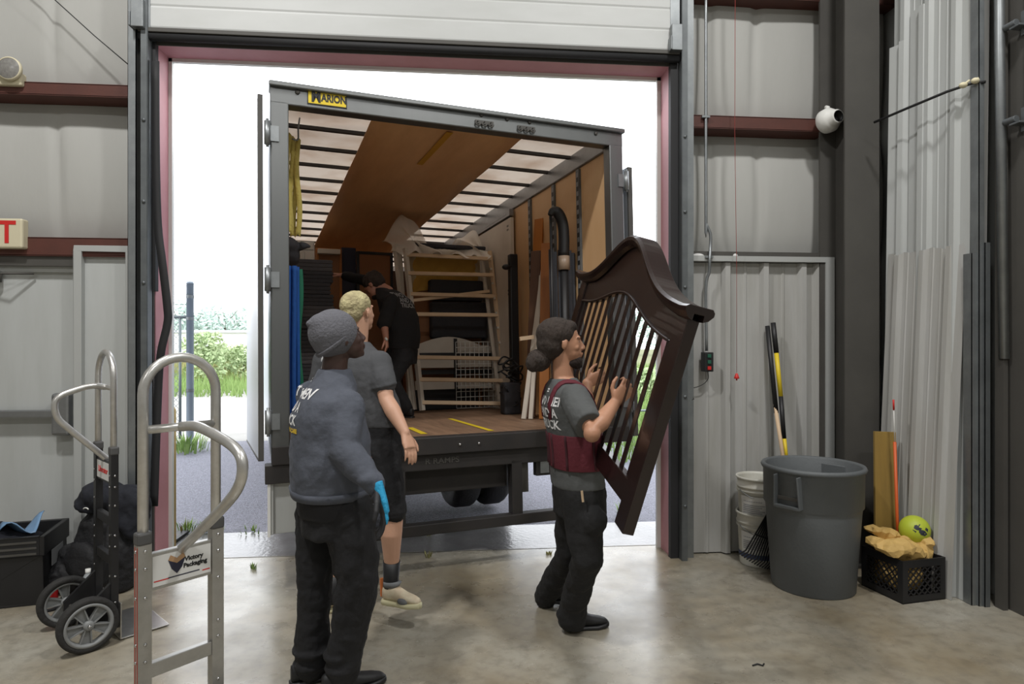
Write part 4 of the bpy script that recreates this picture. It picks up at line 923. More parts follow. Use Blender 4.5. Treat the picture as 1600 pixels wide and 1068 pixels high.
b2 = crumple([((.12, .22, .35), (.14, .05, .035), Rz(18)), ((.02, .26, .385), (.06, .04, .025), Rz(5)), ((.2, .18, .31), (.07, .07, .05), Rz(0))], 1, 'tan paper bag twisted on top at the back of the milk crate', 5)
b3 = crumple([((.25, .12, .28), (.065, .09, .06), Rz(0)), ((.27, .10, .33), (.035, .06, .03), Rz(-20))], 1, 'small tan paper bag with dark marks at the right of the milk crate', 8)
b4 = crumple([((.15, .17, .14), (.11, .12, .12), Rz(0))], 1, 'tan paper bag seen inside through the lattice of the milk crate', 9)
# ball
bc = cp(1429, 827, 4.12); Mb = Matrix.Translation(bc)
bl = empty('playground_ball', Mb, 'lime green ball with a dark printed bird mark resting on the bags in the crate', 'ball')
MB().ell((0, 0, 0), (.09, .09, .09), None, 32, 20).build('ball_skin', mat('lime_rubber', (176, 190, 56), .5), bl)
cdv = (CAM-bc).normalized(); cx = V((0, 0, 1)).cross(cdv).normalized(); cy = cdv.cross(cx)
def ballpoly(poly): 
    out = []
    for x, y in poly:
        d = (cdv*math.sqrt(max(.01, 1-x*x-y*y)) + cx*x + cy*y).normalized(); out.append(d*.0912)
    return out
mk_ = MB()
for poly in ([(.0, .30), (.35, .42), (.25, .2), (.45, .15), (.30, -.02), (.1, .0), (-.05, .1)], [(.30, .10), (.62, -.0), (.75, -.2), (.6, -.35), (.38, -.3), (.25, -.12)], [(.66, .25), (.80, .15), (.78, -.05), (.62, .08)], [(-.12, .0), (.12, -.1), (.05, -.2), (.02, -.14), (-.1, -.05)]):
    c_ = (sum(p[0] for p in poly)/len(poly), sum(p[1] for p in poly)/len(poly)); pp = ballpoly([c_]+poly); n = len(poly)
    mk_.add(pp, [(0, 1+k, 1+(k+1) % n) for k in range(n)])
mk_.build('printed_mark', mat('dark_print', (46, 50, 60), .6), bl)
# leaning corrugated sheets
def sheet(A, B, z0, z1, lean_v, nr, dep, name, m, lab, torn=0, seed=0):
    rnd = random.Random(seed); A = V(A); B = V(B); d = B-A; nrm = V((-d.y, d.x, 0)).normalized()
    if nrm.x > 0: nrm = -nrm
    prof = [(0, 0)]
    for k in range(nr):
        c_ = (k+.5)/nr; w_ = .16/nr
        prof += [(c_-w_, 0), (c_-w_*.5, dep), (c_+w_*.5, dep), (c_+w_, 0)]
        for e in (.35, .65):
            if k < nr-1: x = c_+ (1/nr)*e; prof += [(x-.01, 0), (x, dep*.18), (x+.01, 0)]
    prof.append((1, 0)); n = len(prof); vs = []
    rows = 6
    tp = [rnd.uniform(-torn, torn) for _ in prof]
    for j in range(rows+1):
        v = j/rows
        for i, (u, h) in enumerate(prof):
            z = z0+(z1-z0)*v + (tp[i] if j == rows else 0); vs.append(A+d*u+nrm*h+V(lean_v)*v+V((0, 0, z)))
    mb = MB().add(vs, [(j*n+i, j*n+i+1, (j+1)*n+i+1, (j+1)*n+i) for j in range(rows) for i in range(n-1)])
    return tag(mb.build(name, m, solid=.003), lab, 'metal sheet')
sheet((2.985, -.38, 0), (3.075, -.965, 0), .002, 2.21, (.10, 0, 0), 3, .03, 'corrugated_sheet', mPanelOld, 'shorter white corrugated metal sheet in front of the others, leaning in the right corner', .012, 2)
sheet((3.10, -.36, 0), (3.15, -.99, 0), .002, 5.2, (.06, 0, 0), 3, .03, 'corrugated_sheet', mPanel, 'tall white corrugated sheet directly behind the shorter one', .01, 3)
sheet((3.05, -.355, 0), (3.12, -.56, 0), .002, 3.70, (.06, 0, 0), 1, .03, 'corrugated_sheet', mPanel, 'narrow white metal strip beside the dark column, top just in view', .01, 4)
sheet((3.20, -.30, 0), (3.24, -1.01, 0), .002, 4.6, (.06, 0, 0), 4, .03, 'corrugated_sheet', mPanelOld, 'rearmost tall corrugated sheet against the right wall', .01, 5)
sheet((3.10, -.52, 0), (3.13, -.75, 0), .002, 3.86, (.045, 0, 0), 1, .03, 'corrugated_sheet', mPanel, 'narrow white metal strip in the middle of the leaning sheets, reaching the picture top', .01, 6)
# angle trims beside them
for k, (x, y, top_, lab) in enumerate(((3.14, -1.015, 2.14, 'bright galvanised angle, shortest of the steel strips beside the leaning sheets'), (3.20, -1.045, 2.20, 'dull galvanised angle between the leaning sheets and the door jamb'), (3.175, -1.03, 4.4, 'tall galvanised steel strip standing behind the shorter angles'))):
    tag(MB().box((x, y, .002), (x+.004, y+.035, top_)).box((x, y-.03, .002), (x+.035, y-.026, top_)).box((x, y-.03, .002), (x+.004, y, top_)).build('steel_angle', mGalv if k != 1 else mGalvD), lab, 'steel angle')
# black retaining rod across the sheets
rd = empty('retaining_strap', cp(1450, 160, 4.2), 'black rod with pale knotted tape holding the tall metal sheets to the wall', 'rod')
MB().tube([cp(1366, 191, 4.42), cp(1420, 168, 4.2), cp(1480, 143, 4.0), cp(1522, 129, 3.9), cp(1540, 128, 3.86)], .009, 8).build('rod', mBlack, rd, I4)
for px, py, d in ((1505, 133, 3.92), (1524, 126, 3.88)): q = cp(px, py, d); MB().ell(q, (.025, .02, .018)).tube([q, q+V((.04, 0, .03))], .008, 6).build('tape_knot', mat('cream_tape', (216, 208, 176), .7), rd, I4)
# bits of foam on the ledge and specks on the floor
for k, (px, lab) in enumerate(((1090, 'small lump of pale foam on the ledge beside the conduit'), (1148, 'tiny white scrap on the ledge behind the red pull cord'))):
    q = wp(px, 400, .0); r = (.05, .02)[k]; tag(MB().ell(q+V((0, 0, .0)), (r, .03, .02 if k else .022)).build('foam_scrap', mLbl), lab, 'scrap')
q = gp(1185, 1040); tag(MB().tube([q+V((-.03, 0, .004)), q+V((0, .01, .006)), q+V((.02, -.005, .004)), q+V((.035, .012, .004))], .004, 6).build('litter_scrap', mBlack), 'small dark scrap of litter on the floor at lower right', 'litter')
# ================================================================ OUTSIDE
mLeafG = mat('weed_green', (124, 152, 84), .8, noise=(8, .5, (146, 166, 100)))  # paled to put the meadow's haze into the green; near weeds share it
mHay = mat('dry_grass', (150, 146, 96), .9)
def tuft(name, M, n, h, r, m, seed, wd=.006):
    rnd = random.Random(seed); mb = MB()
    for _ in range(n):
        a = rnd.uniform(0, 2*PI); rr = rnd.uniform(0, r)**1; p = V((rr*math.cos(a), rr*math.sin(a), 0)); hh = h*rnd.uniform(.5, 1); b = V((math.cos(a), math.sin(a), 0))*hh*rnd.uniform(.1, .7)
        s = V((-math.sin(a), math.cos(a), 0))*wd
        m1 = p+b*.35+V((0, 0, hh*.6)); mb.add([p-s, p+s, m1+s*.8, m1-s*.8, p+b+V((0, 0, hh))], [(0, 1, 2, 3), (3, 2, 4)])
    return mb.build(name, m, None, M, fix=False)
# weeds in the joints
for k, (px, py, h, r, lab) in enumerate(((290, 829, .10, .10, 'green weed tuft at the asphalt edge beside the silver hand truck'), (318, 829, .10, .06, 'middle weed tuft at the asphalt edge seen through the silver hand truck'), (338, 829, .07, .06, 'small weed tuft at the asphalt edge right of the others'),
        (395, 829, .05, .12, 'low scattered weeds at the asphalt edge left of the truck corner'), (395, 888, .045, .03, 'tiny green sprout in the slab left of the man in the knit cap'), (978, 806, .13, .10, 'bright green weed at the asphalt edge below the carried headboard'), (669, 870, .05, .03, 'pale weed in the slab joint right of the shorts wearer, lower one'), (672, 836, .05, .03, 'pale weed in the slab joint under the truck bumper bar'), (858, 866, .03, .03, 'thin weed sprout near the threshold left of the long-haired mover'))):
    tag(tuft('weed', Matrix.Translation(gp(px, py)), 40 if k < 3 or k == 5 else 14, h, r, mLeafG if k < 6 else mHay, k), lab, 'weed')
tag(tuft('weed', Matrix.Translation(gp(290, 705)), 120, .30, .35, mLeafG, 40, .012), 'wide green weed clump at the foot of the fence post', 'weed')
# bollard, cone
tag(MB().lathe([(0, 0), (.075, 0), (.075, 1.08), (.06, 1.11), (0, 1.12)], 20, Matrix.Translation(cw(-2.64, 4.87, 0))).build('bollard', mat('faded_yellow_post', (214, 182, 104), .6, noise=(4, .5, (190, 150, 80)))), 'faded yellow bollard just outside the left jamb', 'bollard')
ck = empty('traffic_cone', cw(-2.86, 5.18, 0), 'orange red traffic cone half hidden behind the yellow bollard', 'traffic cone')
MB().lathe([(.13, .02), (.12, .03), (.03, .46), (.02, .46)], 24).build('cone', mat('cone_red', (206, 66, 44), .5), ck); MB().box((-.17, -.17, 0), (.17, .17, .022)).build('base', mBlack, ck)
# fence: post, rail, wires, mesh
dF = 10.2; e = gp(297, 690)
fe = empty('chain_link_fence', e, 'chain link fence with a tall grey steel post and strands of wire outside at left', 'fence')
MB().lathe([(.055, 0), (.055, 2.53), (.06, 2.53), (.045, 2.57), (0, 2.575)], 16).build('post', mat('blue_grey_steel', (130, 140, 150), .5, .3), fe)
for z in (.8, 1.95, 2.3): MB().lathe([(.06, 0), (.062, .03), (.06, .05)], 16, Matrix.Translation((0, 0, z))).build('band', mGalvD, fe)
mWire = mat('fence_wire', (120, 128, 130), .5, .4)
lt = -V((RT.x, RT.y, 0)).normalized() 
rail = MB().tube([(0, 0, 2.0), lt*3.2+V((0, 0, 2.0))], .025, 10).tube([lt*.16+V((0, 0, .05)), lt*.16+V((0, 0, 2.0))], .022, 8); rail.build('rail', mWire, fe)
wv = MB()
for z in (2.2, 2.36, 2.5): wv.tube([(0, 0, z), lt*3.2+V((0, 0, z+.01))], .004, 5)
wv.build('barbed_wire', mWire, fe)
cl = MB(); stp = .1
for k in range(-20, 33):
    for s in (1, -1):
        x0 = k*stp; pts = []
        z0, z1 = .05, 2.0; xa, xb = x0, x0+1.95
        if s < 0: z0, z1 = z1, z0
        ua = max(xa, .16); ub = min(xb, 3.2)
        if ub <= ua: continue
        za = z0+(z1-z0)*(ua-xa)/1.95; zb2 = z0+(z1-z0)*(ub-xa)/1.95
        cl.tube([lt*ua+V((0, 0, za)), lt*ub+V((0, 0, zb2))], .0035, 4, caps=False)
cl.build('chain_mesh', mWire, fe)
# second fence rail seen through the headboard on the right
fr = empty('field_fence', cw(2.0, 11, 0), 'low wire fence along the meadow seen through the headboard slats', 'fence')
x = MB().tube([(-3, 0, .42), (5, 0, .42)], .02, 8); x.build('rail', mWire, fr)
for k in range(5): MB().tube([(-3+2*k, 0, 0), (-3+2*k, 0, 1.6)], .035, 10).build('post', mWire, fr)
# meadow: stuff
rnd = random.Random(3)
def meadow(name, n, f, hmin, hmax, m, wd, lab):
    mb = MB()
    for _ in range(n):
        p = f(); a = rnd.uniform(0, 2*PI); h = rnd.uniform(hmin, hmax); s = V((math.cos(a), math.sin(a), 0))*wd*(.6+p.length/40); b = V((math.sin(a), math.cos(a), 0))*h*rnd.uniform(.05, .5)
        mb.add([p-s, p+s, p+b+V((0, 0, h))], [(0, 1, 2)])
    o = mb.build(name, m, fix=False); tag(o, lab, 'grass', kind='stuff')
def rl(): d = rnd.uniform(19, 44); return cw(rnd.uniform(-.62, -.30)*d, d, -.05)
def rr_(): d = rnd.uniform(8.5, 40)**1; return cw(rnd.uniform(.10, .30)*d, d, -.05)
meadow('meadow_grass', 9000, rl, .25, .7, mLeafG, .02, 'green meadow grass growing beyond the pavement at the left')
meadow('meadow_grass', 9000, rr_, .15, .55, mLeafG, .015, 'green meadow grass seen through the headboard slats at the right')
meadow('dry_grass', 2500, lambda: (lambda d: cw(rnd.uniform(-.62, -.38)*d, d, -.05))(rnd.uniform(24, 44)), .5, 1.2, mHay, .025, 'pale dry grass stalks standing in the meadow at the left')
# bushes and trees: crown of leaf quads around limbs
def leafy(name, M, cl, n, ls, m, lab, cat, trunk=None, group=None):
    e = empty(name, M, lab, cat, group); mb = MB()
    for _ in range(n):
        c, r = rnd.choice(cl); d = V((rnd.gauss(0, 1), rnd.gauss(0, 1), rnd.gauss(0, 1))).normalized()*rnd.uniform(.5, 1)**.5
        p = V(c)+V((d.x*r[0], d.y*r[1], d.z*r[2])); a = V((rnd.gauss(0, 1), rnd.gauss(0, 1), rnd.gauss(0, 1))).normalized(); b = a.orthogonal().normalized(); s = ls*rnd.uniform(.6, 1.3)
        mb.add([p-a*s, p+b*s*.5, p+a*s, p-b*s*.5], [(0, 1, 2, 3)])
    mb.build('foliage', m, e, fix=False)
    if trunk:
        t = MB()
        for pts, r in trunk: t.tube(pts, r, 6)
        t.build('stem', mat('bark', (110, 100, 90), .9), e)
    return e
mBush = mat('bush_green_hazed', (156, 178, 130), .8, noise=(1.5, .5, (182, 184, 148)))  # green lightened so the colour itself carries the outdoor haze
for k, (px, d, h, wd, lab) in enumerate(((325, 24, 2.0, .9, 'leafy upright shrub in the meadow right beside the fence post'), (350, 27, 1.5, 1.5, 'low olive bush in the meadow midway between the fence post and the truck'), (378, 25, 1.6, 1.3, 'rounded bush in the meadow nearest the side of the truck'), (1000, 18, 1.1, 1.4, 'low bush in the meadow seen through the right slats of the headboard'))):
    leafy('shrub', Matrix.Translation(cp(px, 534, d)*1 - V((0, 0, 1.65))), [((rnd.uniform(-wd, wd)*.6, rnd.uniform(-.5, .5), h*rnd.uniform(.25, .8)), (wd*.5, .5, h*.25)) for _ in range(7)], 1100, .09, mBush, lab, 'bush', [([(0, 0, 0), (.1, 0, h*.7)], .03)])
# tree line; the haze is mixed into its pale colours
mTreeF = mat('foliage_in_haze', (188, 204, 196), .9); mHaze = mat('bark_in_haze', (150, 158, 156), .9)
for k, (px, top, d) in enumerate(((245, 455, 84), (275, 462, 80), (302, 468, 78), (326, 478, 82), (352, 466, 76), (378, 474, 80), (404, 470, 84), (940, 470, 80), (985, 462, 84), (1030, 468, 78), (1075, 464, 82))):
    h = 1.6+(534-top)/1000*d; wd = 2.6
    labs = ('leftmost hazy tree beyond the fence, mostly behind the jamb', 'hazy tree just left of the fence post', 'hazy tree directly behind the fence post', 'low hazy tree right of the fence post', 'feathery hazy tree midway between fence post and truck', 'hazy tree close to the side of the truck', 'hazy tree partly hidden by the truck door', 'hazy tree behind the truck seen past the headboard', 'hazy tree seen through the middle slats', 'hazy tree seen through the right slats', 'hazy tree hidden behind the right jamb')
    tr_ = [([(0, 0, 0), (0, 0, h*.6)], [.2, .08])]+[([(0, 0, h*(.3+.08*j)), (math.cos(j*2.1)*1.6, math.sin(j*2.1), h*(.62+.07*j))], [.07, .02]) for j in range(5)]
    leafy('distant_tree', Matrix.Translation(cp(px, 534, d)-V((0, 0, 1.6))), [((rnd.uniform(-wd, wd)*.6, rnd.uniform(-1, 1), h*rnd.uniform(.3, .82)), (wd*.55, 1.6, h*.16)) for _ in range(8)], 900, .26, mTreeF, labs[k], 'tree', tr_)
# long low white building
bd = empty('long_building', cw(-24, 62, 0), 'long low white building beyond the meadow at the left', 'building')
M_ = upright(cw(-24, 62, 0), RT, FW); 
wl = MB().box((-30, 0, 0), (16, 8, 2.5)).build('wall', mat('bleached_wall', (240, 240, 240), .7), bd, M_); MB().box((-30.3, -.3, 2.5), (16.3, 8.3, 2.75)).build('roof', mat('pale_roof', (196, 200, 204), .6), bd, M_)
# ================================================================ THE CARRIED HEADBOARD
def cvec(x, d, z): return RT*x+FW*d+UP*z
HS = 1.12; TLp = cw(.44505*HS, 3.87*HS, 1.6+.36378*HS)
hu = cvec(.14380589, -.97278572, -.18168053); hn = cvec(.95590091, .18405289, -.22886238); hv = cvec(-.25607289, .14075683, -.95635464)
HM = Matrix((hu, -hn, -hv)).transposed().to_4x4(); HM.translation = TLp; HM = HM @ Matrix.Scale(HS, 4)     # x along width, y towards the viewer's side, z up
mDark = mat('dark_mahogany', (38, 25, 23), .3, noise=(5, .5, (28, 18, 17)), coat=.2)
hbd = empty('bed_headboard', HM, 'dark mahogany bed headboard with an arched crest and slats, carried by the long-haired mover', 'headboard')
Wd = 1.56; gs = lambda x, c, s: math.exp(-((x-c)/s)**2)
crest = lambda x: .02+.245*gs(x, .775, .37); under = lambda x: -.115+.125*gs(x, .775, .37)
N = 40; xs = [-.01+(Wd+.02)*k/N for k in range(N+1)]
xi = [.105+(Wd-.21)*k/N for k in range(N+1)]
MB().prism([(x, crest(x)) for x in xi] + [(x, under(x)) for x in xi[::-1]], -.014, .014).build('crest_panel', mDark, hbd, bevel=.002)
MB().tube([(x, .016, under(x)+.004) for x in xi], .008, 8).build('inner_moulding', mDark, hbd)
# swept cap moulding following the crest, flared out at the ends
cap = MB(); prof = [(-.058, .0), (-.058, .014), (-.048, .026), (.046, .026), (.060, .016), (.056, .0), (.042, -.02), (.02, -.03), (.02, -.004), (-.02, -.004), (-.02, -.03), (-.042, -.02)]
vs = []; cx_ = [-.075+(Wd+.105)*k/60 for k in range(61)]
fl = lambda x: crest(x) + .012*max(0, (-x+.02)/.1) + .012*max(0, (x-Wd+.02)/.1)
for x in cx_:
    for y, z in prof: vs.append(V((x, y, fl(x)+z)))
n = len(prof); fs = [(i*n+k, i*n+(k+1) % n, (i+1)*n+(k+1) % n, (i+1)*n+k) for i in range(60) for k in range(n)] + [tuple(range(n)), tuple(60*n+k for k in range(n))[::-1]]
cap.add(vs, fs, 0, False).build('cap_moulding', mDark, hbd, bevel=.002)
for x0 in (0, Wd-.105): MB().box((x0, -.024, -.865), (x0+.105, .024, .0)).build('post', mDark, hbd, bevel=.004)
MB().box((.105, -.02, -.775), (Wd-.105, .02, -.68)).build('bottom_rail', mDark, hbd, bevel=.004)
ns = 14
for k in range(ns):
    x = .105+(Wd-.21)*(k+.5)/ns+.0; w_ = .020
    MB().box((x-w_, -.003, -.70), (x+w_, .003, under(x)+.03)).build('slat', mDark, hbd, bevel=.002)

# ================================================================ PEOPLE
def skinmat(n, col): return mat(n, col, .5, noise=(14, .25, [v*.86 for v in col]), bump=(120, .05))
sA = skinmat('skin_deep', (70, 50, 44)); sB = skinmat('skin_light', (206, 160, 134)); sC = skinmat('skin_tan', (184, 136, 108)); sD = skinmat('skin_light_b', (184, 132, 112))
mSweat = mat('slate_sweatshirt', (78, 82, 92), .9, bump=(70, .15)); mTee = mat('charcoal_tee', (76, 77, 80), .9, bump=(70, .12)); mTeeC = mat('grey_work_tee', (82, 84, 84), .9, bump=(70, .12))
mPant = mat('black_trousers', (21, 21, 24), .85, bump=(50, .2)); mPantC = mat('black_cargo_cloth', (24, 24, 25), .85, bump=(50, .2)); mBlackTee = mat('black_tee', (30, 30, 33), .9, bump=(60, .15))
mMar = mat('maroon_support_belt', (96, 32, 44), .8, bump=(60, .2)); mPrint = mat('white_shirt_print', (226, 226, 226), .7); mPrintY = mat('yellow_shirt_print', (214, 180, 50), .7); mPrintG = mat('grey_shirt_print', (150, 150, 152), .7)
mSh = mat('black_shoe', (26, 26, 28), .6)
def cloth(mb, name, m, parent, vox=.0075, sm=5, disp=.018, dsize=.09, tex='CLOUDS'):
    return soft(mb, name, m, parent, I4, vox, sm, disp, dsize)
def basis(fx, fd, tilt=0):
    """facing direction in camera axes -> (right, forward, up) world vectors"""
    f = cdir(fx, fd, tilt); r = f.cross(UP).normalized(); u = r.cross(f).normalized(); return r, f, u
def limb(mb, pts, rs, n=16): mb.tube(pts, list(rs), n); [mb.ell(p, (r, r, r), None, 12, 8) for p, r in zip(pts, rs)]
def head(mb, c, B, s=1.0, beard=False):
    """adds skull, jaw, nose, lips, brow, ears to a body builder; c is the point between the ears"""
    r, f, u = B; R = Matrix((r, f, u)).transposed(); q = lambda x, y, z: V(c)+(r*x+f*y+u*z)*s
    E_ = lambda p, rr, RR=None: mb.ell(q(*p), [v*s for v in rr], R if RR is None else R @ RR, 20, 14)
    E_((0, -.012, .040), (.075, .095, .085)); E_((0, .030, -.005), (.063, .066, .085)); E_((0, .038, -.045), (.056, .056, .055)); E_((0, .052, -.082), (.038, .040, .026))
    E_((0, .076, -.092), (.019, .017, .016)); E_((0, .078, .032), (.050, .018, .012)); E_((.036, .062, -.022), (.022, .02, .02)); E_((-.036, .062, -.022), (.022, .02, .02))
    mb.tube([q(0, .088, .018), q(0, .098, -.004), q(0, .110, -.024)], [.009*s, .011*s, .0125*s], 10); E_((0, .109, -.026), (.013, .012, .010)); E_((.013, .100, -.029), (.009, .011, .008)); E_((-.013, .100, -.029), (.009, .011, .008))
    E_((0, .094, -.055), (.022, .013, .0065)); E_((0, .092, -.066), (.019, .012, .0075)); E_((0, .088, -.044), (.02, .012, .012))
    for k in (-1, 1):
        mb.ell(q(k*.077, -.002, -.002), (.009*s, .017*s, .030*s), R @ Matrix.Rotation(-.25, 3, 'X'), 14, 10); mb.tube([q(k*.082, -.014, .020), q(k*.086, -.012, -.002), q(k*.080, -.002, -.026)], .005*s, 8)
    return q, R
def eyes(parent, q, R, s, iris):
    for k in (-1, 1):
        o = MB().ell(q(k*.031, .072, .008), (.0115*s,)*3, R, 14, 10).build('eye', mat('eye_white', (150, 140, 134), .3), parent, I4)
        MB().ell(q(k*.031, .081, .008), (.006*s, .004*s, .006*s), R, 10, 8).build('iris', iris, o, I4)
def hand(mb, wr, d, n, t, curl=.5, s=1.0, tcurl=.3, spread=1.0):
    """wr wrist, d finger direction, n palm-side normal, t direction towards the thumb"""
    d = V(d).normalized(); t = V(t); t = (t-d*t.dot(d)).normalized(); n0 = V(n); n = d.cross(t); n = n if n.dot(n0) > 0 else -n
    wr = V(wr); pe = wr+d*.092*s
    mb.loft([(wr-d*.01, t, .027*s, n, .019*s), (wr+d*.02*s, t, .032*s, n, .019*s), (wr+d*.06*s, t, .041*s, n, .017*s), (pe-n*.002, t, .041*s, n, .013*s)], 16, 2.6)
    mb.ell(wr+d*.035*s+t*.022*s+n*.010*s, (.02*s, .02*s, .02*s))
    L = [(.031, .043, .026, .021, .0088), (.0105, .047, .030, .022, .009), (-.0105, .044, .027, .021, .0086), (-.031, .035, .021, .019, .0078)]
    for i, (o, a, b, c, r) in enumerate(L):
        p = pe+t*o*s-d*.012*s; cu = curl*(1+.06*i); dd = d; pts = [p]
        for j, l in enumerate((a, b, c)):
            ang = cu*(.55, 1.0, .7)[j]; dd = (dd*math.cos(ang)+n*math.sin(ang)).normalized() if j == 0 else (dd*math.cos(ang)+(n*math.cos(tot)-d*math.sin(tot))*math.sin(ang)).normalized()
            tot = ang if j == 0 else tot+ang; p = p+dd*l*s+t*(o*.08*spread*s if j == 0 else 0); pts.append(p)
        limb(mb, pts, [r*s, r*.97*s, r*.9*s, r*.75*s], 10)
    p = wr+d*.022*s+t*.026*s+n*.004*s; a = (t*.72+d*.62+n*.25).normalized(); b = (d*.85+t*.35+n*tcurl).normalized(); c = (d*.9+n*tcurl*1.6).normalized()
    limb(mb, [p, p+a*.040*s, p+a*.040*s+b*.032*s, p+a*.040*s+b*.032*s+c*.025*s], [.0125*s, .0115*s, .0105*s, .0085*s], 10)
def shoe_mb(heel, toe, hgt=.08, wd=.045, upv=UP, sole=.022):
    """heel and toe on the ground plane of the shoe"""
    heel = V(heel); toe = V(toe); d = (toe-heel); L = d.length; d.normalize(); u = V(upv); u = (u-d*u.dot(d)).normalized(); s = d.cross(u)
    so = MB(); up = MB(); secs = []
    for t, w_ in ((0, .55), (.06, .8), (.25, .82), (.45, .80), (.7, 1.0), (.88, .9), (.97, .6), (1, .35)):
        secs.append((heel+d*L*t+u*sole/2+u*(.006*(t > .8)), s, wd*w_, u, sole/2+.002))
    so.loft(secs, 16, 3)
    secs = []
    for t, w_, h_ in ((.02, .55, hgt*.95), (.08, .75, hgt*1.05), (.28, .78, hgt*1.08), (.42, .78, hgt*.92), (.6, .86, hgt*.66), (.8, .84, hgt*.52), (.93, .62, hgt*.38), (.98, .35, hgt*.25)):
        secs.append((heel+d*L*t+u*(sole+h_/2-.004), s, wd*w_*.95, u, h_/2))
    up.loft(secs, 18, 2.3); return so, up, (heel, d, u, s, L)
def shoe(parent, heel, toe, mu, ms, **k):
    so, up, g = shoe_mb(heel, toe, **k)
    o = soft(up, 'shoe', mu, parent, I4, .006, 3); so.build('sole', ms, o, I4); return o, g
def lay(shirt_bvh, parent, centre, r, f, rows, dist=.6, dirn=None):
    """print rows on the back of a garment: rows = (text, size, height, x shift, material)"""
    for s, size, z, xo, m in rows:
        bk = -f; Mt = Matrix((r, r.cross(-bk).normalized() if False else UP, bk)).transposed().to_4x4(); Mt.translation = V((centre.x, centre.y, z))+bk*dist+r*xo
        text('shirt_print', s, size, Mt, m, parent, .0015, project=shirt_bvh, off=.003)

